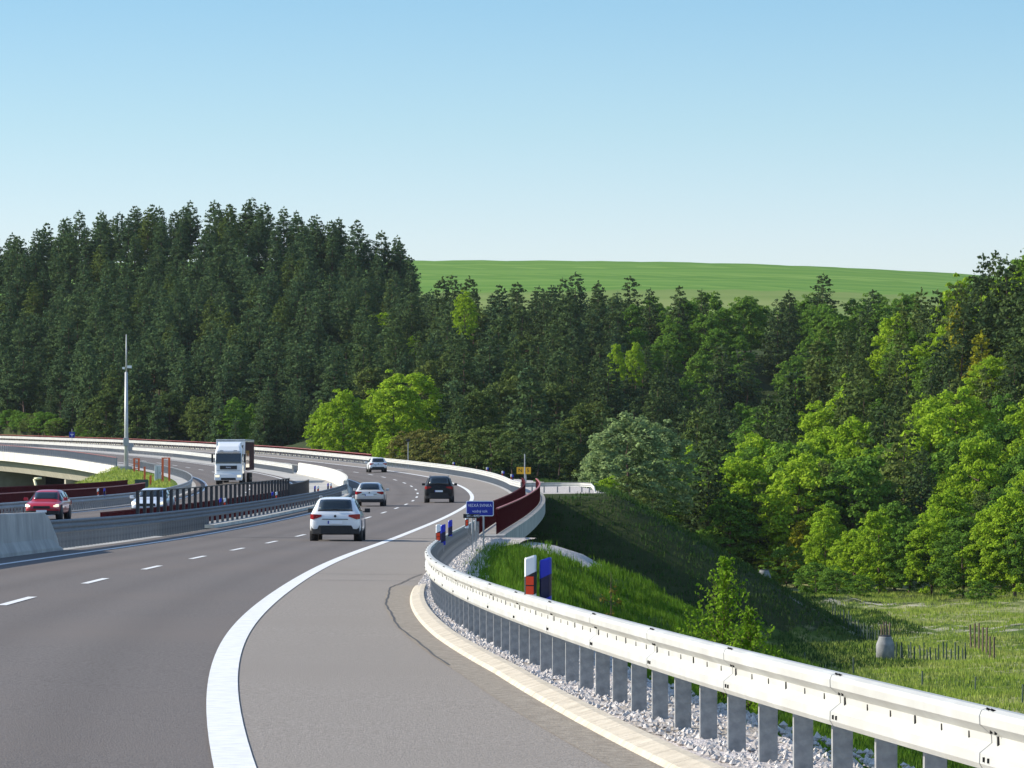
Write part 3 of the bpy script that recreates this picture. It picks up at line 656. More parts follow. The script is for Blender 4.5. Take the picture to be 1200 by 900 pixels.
# tall mast left
x=-.0837*521; gz=ground_at(x,521)
t=thing('tall_mast','tall pale grey lighting mast standing left of the oncoming carriageway','mast',(x,521,gz))
top=(534-392)/10.36; H=top-gz
b=MB().mat(mat('mast_galv',(.42,.44,.45),(.52,.53,.53),scale=1,rough=.5,metal=.2)); b.smooth=True
b.tube((0,0,-.4),(0,0,H*.72),.26,.17,12); b.tube((0,0,H*.72),(0,0,H),.1,.05,10); b.obj('shaft',t)
b=MB().mat(GREYM); b.box((-.0,-.3,(534-518)/10.36-gz),(.62,.3,.95)); b.obj('equipment_box',t,bevel=.03)
b=MB().mat(WHITE); b.box((.35,0,H*.76),(.5,.2,.3)); b.tube((0,0,H*.76),(.4,0,H*.76),.03); b.box((-.3,0,H*.75),(.25,.2,.25)); b.obj('antenna_unit',t,bevel=.03)
b=MB().mat(CONC); b.box((0,0,.1),(1.3,1.3,.5)); b.obj('footing',t)
# orange frames etc on the island left of the oncoming carriageway
def wpt(u,Y,off_z=0): x=(u-600)*Y/F; return Vector((x,Y,ground_at(x,Y)+off_z))
def orange_frame(label,u,Y,w,h,bars=()):
    p=wpt(u,Y); t=thing('orange_frame',label,'frame',p,0,'orange painted frames on the island')
    b=MB().mat(ORNG); b.box((0,0,h/2),(.2,.16,h)); me=b.mesh('upright')
    part('upright',me,t,(-w/2,0,0))
    if w>0.01: part('upright',me,t,(w/2,0,0))
    for z in bars:
        b=MB().mat(ORNG); b.box((0,0,z),(max(w-.2,.3),.08,.1)); b.obj('crossbar',t)
    return t
orange_frame('tall orange gate frame nearest the curved guardrail',194.5,432,.62,2.3,(2.25,))
orange_frame('single orange post standing beyond the dark green board',169.5,455,.0,1.7)
orange_frame('orange post beside the far bridge railing end',160,500,.5,1.5,(1.45,.9,.4))
orange_frame('short orange post between the green board and the grey cabinet',176.5,436,.0,1.05)
p=wpt(185,445); t=thing('electrical_cabinet','pale grey upright cabinet between the orange posts','cabinet',p)
b=MB().mat(mat('cab',(.5,.52,.53),(.58,.6,.6),scale=2,rough=.5)); b.box((0,0,.75),(.62,.4,1.5)); b.obj('housing',t,bevel=.03)
b=MB().mat(TRIM); b.box((0,-.205,.8),(.02,.01,1.2)); b.box((.22,-.21,.8),(.04,.02,.14)); b.obj('door_seam',t)
def board(label,u,Y,w,h,zc,m):
    p=wpt(u,Y); t=thing('sign_board',label,'sign',p,0)
    b=MB().mat(m); panel(b,w,h,.04,0,.04); b.obj('board',t,(0,0,zc)); b=MB().mat(GREYM); b.tube((0,.06,-.3),(0,.06,zc),.04); me=b.mesh('bp')
    part('post',me,t,(-w*.3,0,0)); part('post',me,t,(w*.3,0,0))
board('back of a dark green board on the grassy island',166,425,1.25,.75,.85,mat('dk_green',(.03,.06,.06),(.045,.08,.075),scale=3,rough=.6))
board('back of a grey sign board low on the grassy slope behind the left guardrail',133,352,1.1,.5,1.0,mat('bk_grey',(.13,.15,.17),(.18,.2,.22),scale=3,rough=.6))
t=thing('blue_sign','small blue sign at the forest edge above the far bridge',cat:='sign',P(760,9.5)); t.location=(-.0955*735,735,2.4)
b=MB().mat(SIGNB); panel(b,.9,.9,.05,0,.03); b.obj('panel',t,(0,0,.95)); b=MB().mat(SIGNW); b.box((0,-.01,1.0),(.5,.012,.12)); b.box((0,-.01,.85),(.12,.012,.3)); b.obj('symbol',t)
b=MB().mat(GREYM); b.tube((0,.04,-1),(0,.04,1.9),.05); b.obj('post',t)
t=thing('grey_box','grey metal box mounted on the far median guardrail','box',P(640,-6.9,.55))
b=MB().mat(mat('gbox',(.2,.23,.25),(.26,.28,.3),scale=2,rough=.6)); b.box((0,-.2,.35),(.95,.4,1.1)); b.obj('housing',t,bevel=.04); b=MB().mat(GREYM); b.box((0,0,-.3),(.1,.1,.7)); b.obj('bracket',t)
# yellow drain pipe beneath the far bridge
t=thing('drain_pipe','bent cream drain pipe hanging under the far bridge','pipe',(-57.5,555,-1.8))
b=MB().mat(mat('cream_pipe',(.7,.66,.4),(.76,.72,.48),scale=2,rough=.5)); b.smooth=True
b.tube((.9,-.6,-.9),(0,-.6,-1.0),.15,n=10); b.tube((0,-.6,-1.0),(.75,-.6,-3.6),.15,n=10); b.obj('pipe_run',t)
b=MB().mat(GREYM); b.box((.3,-.6,-1.9),(.5,.1,.1)); b.obj('bracket',t)

# manholes and fence stakes in the meadow
MHC=mat('manhole_concrete',(.17,.18,.19),(.3,.31,.31),scale=2.5,rough=.9,bump=.2,bscale=12)
def manhole(label,x,y,zoff=0,sc=1):
    t=thing('manhole_shaft',label,'manhole',(x,y,ground_at(x,y)-.1+zoff)); b=MB().mat(MHC); b.smooth=True
    rings=[]
    for r,z in ((.6,0),(.6,1.15),(.57,1.25),(.42,1.62),(.42,1.7)):
        rings.append([(r*sc*math.cos(a*math.pi/12),r*sc*math.sin(a*math.pi/12),z) for a in range(24)])
    b.loft(rings); b.obj('shaft_ring',t); b=MB().mat(TRIM); b.tube((0,0,1.7),(0,0,1.78),.4,n=24); b.obj('cover',t)
manhole('grey concrete manhole shaft standing in the meadow at the foot of the dark slope',24.3,300)
manhole('grey concrete manhole shaft half hidden behind the dark slope beneath bright bushes',22.0,402,zoff=.9)
stk=MB().mat(mat('stake',(.04,.07,.05),(.07,.1,.07),scale=4,rough=.8)); stk.box((0,0,.55),(.07,.07,1.3)); stm=stk.mesh('stake')
stk=MB().mat(mat('stakew',(.1,.07,.05),(.14,.1,.07),scale=4,rough=.8)); stk.box((0,0,.8),(.09,.09,1.8)); stb=stk.mesh('stake_brown')
stake_list=[]
for i in range(21): stake_list.append((975+ i*3.4+random.uniform(-1,1),345-i*1.2,0,'green stake in the far row of stakes behind the manhole'))
for i in range(4): stake_list.append((1033+i*3,318+i,1,'taller brown stake in the cluster just behind the manhole'))
for i in range(19): stake_list.append((1050+i*4.6+random.uniform(-1.5,1.5),303-(i%3)*1.5,0,'green stake in the row running right from the manhole'))
for i in range(7): stake_list.append((1138+i*4.5,318-i*3,1,'tall brown stake at the right end of the stake row'))
for u,Y in ((1081,262),(1143,258),(1198,240),(943,285),(1000,275)): stake_list.append((u,Y,0,'single dark stake standing alone in the meadow'))
for u,Y,k,lab in stake_list:
    p=wpt(u,Y); o=bpy.data.objects.new('fence_stake',stb if k else stm); C.objects.link(o); o.location=p; o.rotation_euler=(random.uniform(-.04,.04),random.uniform(-.05,.05),random.random()); o.scale=(1,1,random.uniform(.8,1.15))
    tag(o,lab,'stake','stakes in the meadow')

# ------------------------------------------------------------------ vehicles
def wheel(b_unused,r,w,parent,x,y,left):
    b=MB().mat(TYRE); b.smooth=True; n=20
    prof=[(r*.62,-w/2),(r*.93,-w/2),(r,-w/2+.03),(r,w/2-.03),(r*.93,w/2),(r*.62,w/2)]
    rings=[[(d,q*math.cos(2*math.pi*k/n),q*math.sin(2*math.pi*k/n)) for q,d in prof] for k in range(n+1)]
    b.loft(rings,closed=False,caps=False); o=b.obj('wheel',parent,(x,y,r))
    b=MB().mat(RIM); b.tube((-w/2+.02,0,0),(w/2-.02,0,0),r*.62,n=16)
    b.mat(TRIM)
    for k in range(5):
        a=2*math.pi*k/5; 
        for s in (-1,1): b.box((s*(w/2-.012),r*.38*math.cos(a),r*.38*math.sin(a)),(.02,.07,.07))
    b.obj('rim',o)
def car(label,Y,off,col,opp=False,L=4.35,W=1.84,H=1.6,kind='suv',plate='white',dz=0,rails=True,lit=False,mirror=None,hs=0.0):
    c=P(Y,off); t=thing('car',label,'car',c,heading(Y)+(math.pi if opp else 0)+hs)
    w=W/2; l=L/2; belt=H*.635
    if kind=='suv':
        ST=[(-l,.80,.46,belt*.80,.78,belt*.82),(-l+.05,.9,.38,belt*.96,.80,belt*1.0),(-l+.13,.96,.32,belt,.78,belt*1.08),(-l+.28,.99,.28,belt*1.01,.72,H*.86),(-l+.46,1,.26,belt*1.01,.69,H*.965),(-l+.9,1,.25,belt*1.01,.69,H*.995),(-.1,1,.24,belt,.69,H),(.45,1,.24,belt*.99,.67,H*.965),(l-1.1,1,.25,belt*.97,.74,belt*1.08),(l-.95,1,.26,belt*.96,.82,belt*1.02),(l-.35,.97,.3,belt*.9,.80,belt*.93),(l-.1,.9,.34,belt*.78,.74,belt*.8),(l,.76,.42,belt*.64,.64,belt*.66)]
    else:
        ST=[(-l,.82,.44,belt*.86,.78,belt*.88),(-l+.06,.92,.36,belt*.99,.82,belt*1.02),(-l+.16,.96,.3,belt*1.0,.80,belt*1.07),(-l+.5,.99,.27,belt*1.01,.72,H*.88),(-l+.85,1,.26,belt*1.01,.68,H*.97),(-l+1.2,1,.25,belt*1.01,.67,H*.995),(-.1,1,.24,belt,.67,H),(.4,1,.24,belt*.99,.65,H*.965),(l-1.2,1,.25,belt*.97,.74,belt*1.07),(l-1.05,1,.26,belt*.96,.82,belt*1.01),(l-.35,.97,.3,belt*.88,.80,belt*.91),(l-.1,.9,.34,belt*.76,.74,belt*.78),(l,.76,.42,belt*.62,.64,belt*.64)]
    def sec(y):
        A=np.array(ST); return [float(np.interp(y,A[:,0],A[:,k])) for k in range(1,6)]
    ys_=sorted(set([s[0] for s in ST]+[-l+.36,-l+.6,-.8,.8 if .8<l-1.1 else .7,l-.6]))
    rings=[]
    for y in ys_:
        hw,zb,zs,hr,zt=sec(y); hw*=w; hr*=w; 
        half=[(hw*.8,zb),(hw*.96,zb+.07),(hw,zb+.2),(hw*1.0,(zb+zs)/2),(hw*.985,zs-.1),(hw*.945,zs),(hw*.945*.4+hr*.6,zs*.42+(zt-.06)*.58),(hr,max(zt-.05,zs)),(hr*.8,zt-.01),(hr*.4,zt)]
        rings.append([(x,y,z) for x,z in half]+[(0,y,zt)]+[(-x,y,z) for x,z in half[::-1]])
    b=MB().mat(col); b.smooth=True; b.loft(rings)
    body=b.obj('body',t); 
    sm=body.modifiers.new('s','SUBSURF'); sm.levels=1; sm.render_levels=1
    def pane(name,pts,rows,m=GLASS,parent=t,th=.012,n=4):
        """pts: list of rows each a list of points"""
        b=MB().mat(m); b.smooth=True; V=pts; h=len(V); k=len(V[0])
        b.v=[tuple(p) for r in V for p in r]
        for i in range(h-1):
            for j in range(k-1): b.face((i*k+j,i*k+j+1,(i+1)*k+j+1,(i+1)*k+j))
        o=b.obj(name,parent); s=o.modifiers.new('t','SOLIDIFY'); s.thickness=th; s.offset=0; return o
    # rear window
    y0,y1=(-l+.125,-l+.42) if kind=='suv' else (-l+.18,-l+.80)
    rows=[]
    for i in range(5):
        y=y0+(y1-y0)*i/4; hw,zb,zs,hr,zt=sec(y); xx=w*hr*(.93 if i<4 else .9)
        rows.append([(xx*q,y-.018*(1 if kind=='suv' else .6)-.0*abs(q)+.03*abs(q)**3,zt+(.014 if kind!='suv' else .01)-.02*abs(q)**3) for q in (-.93,-.6,-.2,.2,.6,.93)])
    pane('rear_window',rows,0,TRIM if False else GLASS)
    # windscreen
    rows=[]
    y0,y1=.5,(l-1.13 if kind=='suv' else l-1.22)
    for i in range(5):
        y=y0+(y1-y0)*i/4; hw,zb,zs,hr,zt=sec(y); xx=w*hr
        rows.append([(xx*q,y+.018,zt+.016-.015*abs(q)**3) for q in (-.93,-.6,-.2,.2,.6,.93)])
    pane('windscreen',rows,0)
    for s in (-1,1):
        for (a,c2,nm) in ((-l+.62,-.62 if kind=='suv' else -.7,'side_window'),(-.55,.28,'side_window'),(.34,.92,'side_window')):
            if c2<=a: continue
            rows=[]
            for f_ in (.14,.5,.86):
                r=[]
                for i in range(4):
                    y=a+(c2-a)*i/3
                    if a<-1 and f_>.3: y=max(y,a+ (f_-.14)*.25)
                    hw,zb,zs,hr,zt=sec(y); x0,z0_=w*hw*.945,zs; x1,z1=w*hr,max(zt-.05,zs+.01)
                    zz=z0_+(z1-z0_)*f_; xx=x0+(x1-x0)*f_
                    r.append((s*(xx+.022),y,zz))
                rows.append(r)
            pane(nm,rows,0)
    # lower bumpers
    hb=H*.30
    for s,nm in ((-1,'rear_bumper'),(1,'front_bumper')):
        b=MB().mat(TRIM); b.smooth=False
        rr=[]
        for q in (-1,-.92,-.6,0,.6,.92,1):
            yy=s*(l+.02-.13*abs(q)**4); rr.append([(q*w*.93,yy-s*.25,.24),(q*w*.93,yy,.27),(q*w*.94,yy+s*.005,hb+(.1 if kind=='suv' else .0)),(q*w*.93,yy-s*.25,hb+(.1 if kind=='suv' else .0))])
        b.loft(rr); b.obj(nm,t,bevel=.01)
    # lamps
    for s in (-1,1):
        b=MB().mat(TLR)
        z=belt*.9; 
        b.loft([[(s*w*.52,-l-.012,z+.05),(s*w*.52,-l-.012,z-.015),(s*w*.52,-l+.1,z-.015),(s*w*.52,-l+.1,z+.05)],[(s*w*.84,-l+.005,z+.07),(s*w*.84,-l+.005,z-.12),(s*w*.84,-l+.12,z-.12),(s*w*.84,-l+.12,z+.07)],[(s*w*.965,-l+.1,z+.07),(s*w*.965,-l+.1,z-.1),(s*w*.9,-l+.3,z-.1),(s*w*.9,-l+.3,z+.07)]])
        b.obj('tail_light',t)
        b=MB().mat(HEAD if lit else TLW); z=belt*.72
        b.loft([[(s*w*.66,l-.03,z+.04),(s*w*.66,l-.0,z-.03),(s*w*.66,l-.2,z-.03),(s*w*.66,l-.2,z+.04)],[(s*w*.8,l-.09,z+.07),(s*w*.8,l-.04,z-.05),(s*w*.8,l-.2,z-.06),(s*w*.8,l-.2,z+.09)],[(s*w*.94,l-.24,z+.1),(s*w*.95,l-.2,z-.03),(s*w*.86,l-.4,z-.03),(s*w*.86,l-.4,z+.1)]])
        b.obj('headlight',t)
        b=MB().mat(mirror or col); b.box((s*(w+.11),.78,belt+.07),(.2,.13,.15)); b.box((s*(w+.0),.78,belt+.02),(.12,.05,.04)); b.obj('mirror',t,bevel=.03)
        if rails:
            b=MB().mat(GREYM); b.loft([[(s*w*.64+a_,y,zz) for a_,zz in ((-.02,H*1.0-.01+dz_),(-.02,H*1.0+.03+dz_),(.02,H*1.0+.03+dz_),(.02,H-.01+dz_))] for y,dz_ in ((-l+.7,-.03),(-l+.85,.01),(.2,.01),(.38,-.03))]); b.obj('roof_rail',t)
    b=MB().mat(PLATE); b.box((0,-l-.022,belt*.68 if kind=='suv' else belt*.74),(.52,.02,.115)); b.mat(SIGNB); b.box((-.24,-l-.034,belt*.68 if kind=='suv' else belt*.74),(.045,.01,.11)); b.obj('rear_number_plate',t)
    b=MB().mat(PLATE); b.box((0,l+.028,.42),(.52,.02,.115)); b.obj('front_number_plate',t)
    b=MB().mat(TRIM); b.box((0,l+.005,belt*.66),(w*.95,.04,.13)); b.obj('grille',t,bevel=.01)
    b=MB().mat(TRIM); b.tube((0,-l-.03,belt*.9),(0,-l+.02,belt*.9),.045,n=14); b.obj('badge',t)
    b=MB().mat(TRIM); b.box((0,-l+.0,belt*.79),(w*1.0,.03,.025)); b.obj('tailgate_groove',t)
    b=MB().mat(TRIM); b.box((.12,-l+.09,belt*1.13),(.42,.02,.02),Matrix.Rotation(.08,3,'Y')); b.obj('rear_wiper',t)
    r=.33 if kind!='suv' else .35
    for s in (-1,1):
        for y in (-l+.82,l-.85):
            wheel(None,r,.22,t,s*(w-.115),y,s<0)
            b=MB().mat(TRIM); b.smooth=True; b.tube((s*(w*.7),y,r),(s*(w+.004),y,r),r+.065,n=24); b.obj('wheel_arch',t)
    return t
def paint(n,c,rough=.3,metal=0): return mat(n,c,rough=rough,spec=.5,coat=.6,metal=metal)
WP=paint('white_paint',(.72,.74,.75)); SP=paint('silver_paint',(.62,.61,.58),.35,.3); BP=mat('black_paint',(.006,.006,.007),rough=.35,spec=.3); RP=paint('red_paint',(.42,.015,.03)); LP=paint('pale_blue_paint',(.55,.62,.72))
car('white crossover with roof rails driving away in the right lane, nearest car',168,2.05,WP,kind='suv',W=1.86,H=1.6,mirror=TRIM)
car('silver hatchback driving away in the left lane ahead of the white crossover',281,-1.95,SP,kind='fast',W=1.78,H=1.46,L=4.5,rails=False,mirror=SP)
car('black off-road car driving away in the right lane near the red railings',297,1.9,BP,kind='suv',W=1.86,H=1.72,L=4.5,mirror=TRIM)
car('small white hatchback farthest away on the right carriageway',466,1.9,WP,kind='suv',W=1.82,H=1.5,L=4.2,rails=False,mirror=WP)
car('dark red car coming towards the camera with lit headlights at the left edge',226,-15.3,RP,opp=True,kind='fast',W=1.74,H=1.46,L=4.2,rails=False,lit=True,mirror=RP,hs=-.04)
car('pale blue car coming towards the camera behind the black slatted fence',238,-11.3,LP,opp=True,kind='fast',W=1.78,H=1.47,L=4.4,rails=False,lit=True,mirror=WP,hs=-.05)

def truck(Y,off):
    c=P(Y,off); t=thing('truck','white articulated lorry coming towards the camera in the opposite carriageway','truck',c,heading(Y)+math.pi-.075)
    # local: +y front. cab front at y=0
    TW=paint('truck_white',(.74,.76,.77),.35)
    w=1.2
    b=MB().mat(TW); b.smooth=False
    pr=lambda hw,z: hw
    rings=[]
    for y,hw,z0_,z1 in ((-2.2,w,.9,3.5),(-.25,w,.9,3.42),(-.08,w*.98,.95,2.95),(.0,w*.97,1.0,2.0),(.02,w*.95,.95,1.0)):
        pass
    # cab lofted upward
    lv=[(.95,1.2,.02),(1.5,1.2,.04),(2.0,1.19,.03),(2.75,1.17,-.10),(3.0,1.15,-.2),(3.35,1.05,-.5),(3.5,.95,-.85)]
    for z,hw,yf in lv:
        r_=.12; rings.append([(hw,-2.1,z),(hw,yf-.18,z),(hw-.06,yf-.05,z),(hw-.2,yf,z),(-hw+.2,yf,z),(-hw+.06,yf-.05,z),(-hw,yf-.18,z),(-hw,-2.1,z)])
    b.loft(rings); b.obj('cab',t,bevel=.03)
    b=MB().mat(GLASS); b.loft([[(x,yf_-.0,z) for x in (-1.1,-.98,.98,1.1)][::1]+[(x,yf_-.08,z) for x in (1.1,.98,-.98,-1.1)] for z,yf_ in ((1.84,.055),(2.0,.05),(2.75,-.075))]); b.obj('windscreen',t)
    b=MB().mat(GLASS)
    for s in (-1,1): b.box((s*1.195,-.75,2.35),(.02,.8,.6))
    b.obj('side_window',t)
    b=MB().mat(TRIM); b.box((0,.05,1.5),(1.5,.05,.34)); b.obj('grille',t,bevel=.02)
    part('lettering',text_mesh('MAN',.2,SIGNW),t,(0,.085,1.5),math.pi)
    b=MB().mat(GREYM); b.box((0,.05,1.86),(2.1,.03,.03)); b.box((0,.05,1.25),(2.1,.03,.03)); b.obj('front_groove',t)
    b=MB().mat(TRIM); b.box((0,.12,2.86),(2.1,.28,.06)); b.obj('sun_visor',t)
    b=MB().mat(TW); b.box((0,.03,.66),(2.44,.35,.6)); b.obj('bumper',t,bevel=.06)
    b=MB().mat(TRIM); b.box((0,.21,.5),(1.3,.03,.2)); b.obj('lower_grille',t)
    for s in (-1,1):
        b=MB().mat(HEAD); b.box((s*.95,.2,.75),(.35,.06,.2)); b.obj('headlight',t,bevel=.02)
        b=MB().mat(TRIM); b.box((s*1.42,.0,2.3),(.16,.16,.75)); b.tube((s*1.18,-.1,2.65),(s*1.42,0,2.65),.025); b.tube((s*1.18,-.1,2.0),(s*1.42,0,2.0),.025); b.obj('mirror',t,bevel=.03)
        b=MB().mat(GREYM); b.box((s*.6,.0,2.98),(.3,.1,.08)); b.obj('roof_lamp',t)
        for z in (2.1,2.0): pass
    b=MB().mat(TW); b.smooth=False
    b.loft([[(-.95,-.9,3.42),(.95,-.9,3.42),(1.05,-2.1,3.42),(-1.05,-2.1,3.42)],[(-.9,-1.5,3.62),(.9,-1.5,3.62),(1.05,-2.1,3.75),(-1.05,-2.1,3.75)]]); b.obj('air_deflector',t,bevel=.03)
    for s in (-1,1):
        b=MB().mat(TW); b.box((s*1.17,-2.35,2.2),(.05,.6,2.4)); b.obj('side_deflector',t)
    # chassis
    b=MB().mat(TRIM); b.box((0,-7.2,.95),(1.0,13.6,.35)); b.box((0,-2.6,.8),(2.3,1.2,.5)); b.obj('chassis',t)
    b=MB().mat(TRIM)
    b.box((0,-9.4,2.55),(2.5,12.6,2.5)); b.obj('trailer_body',t)
    tr=mat('tarpaulin_dark',(.03,.016,.016),(.07,.02,.02),scale=1.2,rough=.9,spec=.1)
    for s in (-1,1):
        b=MB().mat(tr); b.smooth=False
        n=24; b.loft([[(s*(1.27+.02*math.sin(k*1.9)),-3.2-12.4*k/n,z) for z in (1.25,3.72)]+[(s*1.252,-3.2-12.4*k/n,3.72),(s*1.252,-3.2-12.4*k/n,1.25)] for k in range(n+1)]); b.obj('curtain',t)
        b=MB().mat(TLR); b.loft([[(s*1.296,-3.6,z) for z in (1.5,3.0)]+[(s*1.292,-3.6,3.0),(s*1.292,-3.6,1.5)],[(s*1.296,-8.5,z) for z in (1.5,3.0)]+[(s*1.292,-8.5,3.0),(s*1.292,-8.5,1.5)]]); b.obj('red_panel',t)
    b=MB().mat(TW); b.box((0,-9.4,3.88),(2.56,12.8,.2)); b.box((0,-3.06,3.7),(2.56,.12,.5)); 
    for s in (-1,1): b.box((s*1.2,-3.08,2.4),(.14,.14,2.4))
    b.obj('trailer_frame',t,bevel=.02)
    def tw(x,y):
        wheel(None,.5,.3,t,x,y,x<0)
    for s in (-1,1):
        tw(s*1.02,-1.3); tw(s*1.0,-4.9)
        for y in (-11.2,-12.5,-13.8): tw(s*1.05,y)
        b=MB().mat(TRIM); b.box((s*1.1,-3.1,.75),(.3,1.3,.55)); b.obj('fuel_tank',t,bevel=.08)
    return t
truck(405,-15.05)

# ------------------------------------------------------------------ grass
def blades(name,label,Y,off,h,w,m,nb=5,spread=.12,xy=None,lean=.35):
    if xy is None:
        X,Yy,Z=TZ(Y,off)
    else: X,Yy=xy; Z=np.maximum(NZ(X,Yy),-99)
    n=len(X); k=nb; c=np.repeat(np.stack([X,Yy,Z-.02],1),k,0); N_=n*k
    c[:,:2]+=rng.normal(0,spread,(N_,2)); hh=np.repeat(h*rng.uniform(.6,1.3,n),k)*rng.uniform(.6,1.1,N_); ww=w*rng.uniform(.6,1.3,N_)
    a=rng.random(N_)*6.283; dx=np.cos(a)*ww/2; dy=np.sin(a)*ww/2; la=rng.random(N_)*6.283; ll=hh*lean*rng.random(N_)
    p0=c+np.stack([dx,dy,0*dx],1); p1=c-np.stack([dx,dy,0*dx],1); tp=c+np.stack([np.cos(la)*ll,np.sin(la)*ll,hh],1)
    V=np.stack([p0,p1,tp],1).reshape(-1,3); Fi=np.arange(N_*3).reshape(-1,3)
    o=bpy.data.objects.new(name,np_mesh(name,V,Fi,3,m)); C.objects.link(o); tag(o,label,'grass',kind='stuff'); return o
n=26000; Y=18+rng.random(n)*50; d=rng.random(n)**1.1*9; off=platR(Y)-.1+d
blades('verge_grass','bright green grass behind the near guardrail posts',Y,off,.16,.022,BLADE,nb=6,spread=.05)
n=36000; Y=66+rng.random(n)*118; d=rng.random(n)**1.1*16; off=platR(Y)-.1+d-.25*rng.random(len(d))
keep=~((Y>159.5)&(Y<178)&(d<2.7)&(d<(Y-159)*.5)&(rng.random(n)<.97)); Y=Y[keep]; off=off[keep]
blades('embankment_grass','green grass covering the near embankment hump',Y,off,.26,.045,BLADE,nb=6,spread=.12)
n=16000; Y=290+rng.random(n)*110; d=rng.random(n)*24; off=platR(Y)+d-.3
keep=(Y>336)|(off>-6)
blades('slope_grass','rough grass on the far embankment, coloured dark for its shade',Y[keep],off[keep],.32,.1,BLADED,nb=5,spread=.3)
n=52000; Yx=178+rng.random(n)*247; Xx=14+rng.random(n)*44; q_=(Yx>328)&(Yx<392)&(np.sin(Yx*.11+(Xx+8)*.05)>.1)&(rng.random(n)<.75); Yx=Yx[~q_]; Xx=Xx[~q_]

blades('meadow_grass','pale green meadow grass on the valley floor at right',None,None,.3,.09,BLADEM,nb=5,spread=.3,xy=(Xx,Yx))
n=14000; Y=338+rng.random(n)*200; off=-20.4-rng.random(n)*22
blades('island_grass','yellow green grass on the island left of the oncoming carriageway',Y,off,.28,.12,BLADEM,nb=5,spread=.3)

# ------------------------------------------------------------------ trees
PINE=leafmat('pine_foliage',(.058,.108,.05),(.08,.135,.055),(.12,.16,.055),trans=.28)
SPRU=leafmat('spruce_foliage',(.045,.082,.036),(.07,.115,.04),(.115,.15,.042),trans=.28)
OLIV=leafmat('olive_foliage',(.08,.125,.035),(.12,.16,.04),(.14,.18,.05),trans=.25)
BRGT=leafmat('bright_foliage',(.23,.37,.022),(.29,.43,.03),(.37,.5,.05),trans=.42)
MIDG=leafmat('mid_foliage',(.1,.21,.03),(.14,.25,.035),(.18,.29,.045),trans=.35)
YELG=leafmat('yellow_foliage',(.26,.27,.02),(.3,.28,.025),(.26,.3,.03),trans=.35)
WILL=leafmat('willow_foliage',(.22,.3,.12),(.25,.33,.14),(.2,.3,.1),trans=.35)
RUST=leafmat('rust_foliage',(.16,.16,.045),(.19,.17,.05),(.13,.17,.04),trans=.3)
YOUNG=leafmat('young_larch',(.16,.3,.02),(.2,.34,.025),(.24,.36,.04),trans=.4,scale=2)

def quads(cent,size,nrm_bias=None,aspect=1.0,seed=0):
    r=np.random.default_rng(seed); n=len(cent)
    nr=r.normal(size=(n,3)); nr/=np.linalg.norm(nr,axis=1)[:,None]
    if nrm_bias is not None: nr=nr*.75+nrm_bias; nr/=np.linalg.norm(nr,axis=1)[:,None]
    t=np.cross(nr,r.normal(size=(n,3))); t/=np.linalg.norm(t,axis=1)[:,None]; bt=np.cross(nr,t)
    s=(size*r.uniform(.6,1.3,n))[:,None]/2
    V=np.stack([cent-t*s*aspect*1.0,cent-bt*s,cent+t*s*aspect*1.0,cent+bt*s],1).reshape(-1,3)
    return V,np.arange(n*4).reshape(-1,4)
def pine_crown(H,R,base,seed,step=.75,nq=9,qs=.42,shape=1.0):
    r=np.random.default_rng(seed); cs=[]; nb=[]
    z=base*H
    while z<H:
        t=(z-base*H)/(H-base*H)
        Rz=R*((1-t**1.7)**.9 if shape==1 else (1-t)**.8)*min(1,.6+2.*t)+.3+.25*(t>.85)
        k=int(4+3*(1-t)); a0=r.random()*6.28
        for i in range(k):
            a=a0+6.28*i/k+r.normal(0,.25); L_=Rz*r.uniform(.6,1.2); rise=r.uniform(-.05,.35)
            m=max(1,int(L_/.55))
            for q in range(m):
                f=(q+1)/m; f=.3+.7*f
                c=np.array([math.cos(a)*L_*f,math.sin(a)*L_*f,z+rise*L_*f*f+r.normal(0,.08)])
                rad=r.uniform(.3,.5)*(1.0 if t<.8 else .6)
                pts=r.normal(size=(nq,3))*np.array([.8,.8,.42])*rad+c
                cs.append(pts); nb.append(np.tile([math.cos(a)*.4,math.sin(a)*.4,.7],(nq,1)))
        z+=step*r.uniform(.8,1.2)
    top=np.array([[0,0,H-.1+.15*j] for j in range(5)])+r.normal(0,.06,(5,3)); cs.append(top); nb.append(np.tile([0,0,.5],(5,1)))
    cs=np.concatenate(cs); nb=np.concatenate(nb)
    return np_mesh('pine_crown',*quads(cs,qs,nb,1.7,seed),4,PINE)
def broad_crown(H,R,base,seed,nl=70,nq=48,qs=.42,lob=1.1,low=False,fl=1.0):
    r=np.random.default_rng(seed); cs=[]; nb=[]
    zc=(H+base*H)/2; hz=(H-base*H)/2
    for i in range(nl):
        v=r.normal(size=3); v/=np.linalg.norm(v); rr=r.uniform(.5,1)**.5
        if low and v[2]<0: w_=1.0
        else: w_=1.0
        egg=1-.25*v[2]
        jag=r.uniform(.75,1.1)
        c=np.array([v[0]*R*egg*rr*jag,v[1]*R*egg*rr*jag,zc+v[2]*hz*rr*jag-lob*.3])
        rad=lob*r.uniform(.6,1.15)
        d=r.normal(size=(nq,3)); d/=np.linalg.norm(d,axis=1)[:,None]; d[:,2]=np.abs(d[:,2])*.95-.25*(r.random(nq))
        cs.append(c+d*rad*r.uniform(.6,1.05,(nq,1))*np.array([1,1,.75*fl])); nb.append(d*.9+np.array([0,0,.3]))
    cs=np.concatenate(cs); nb=np.concatenate(nb); k=cs[:,2]>.05; 
    return np_mesh('broad_crown',*quads(cs[k],qs,nb[k],1.15,seed),4,BRGT)
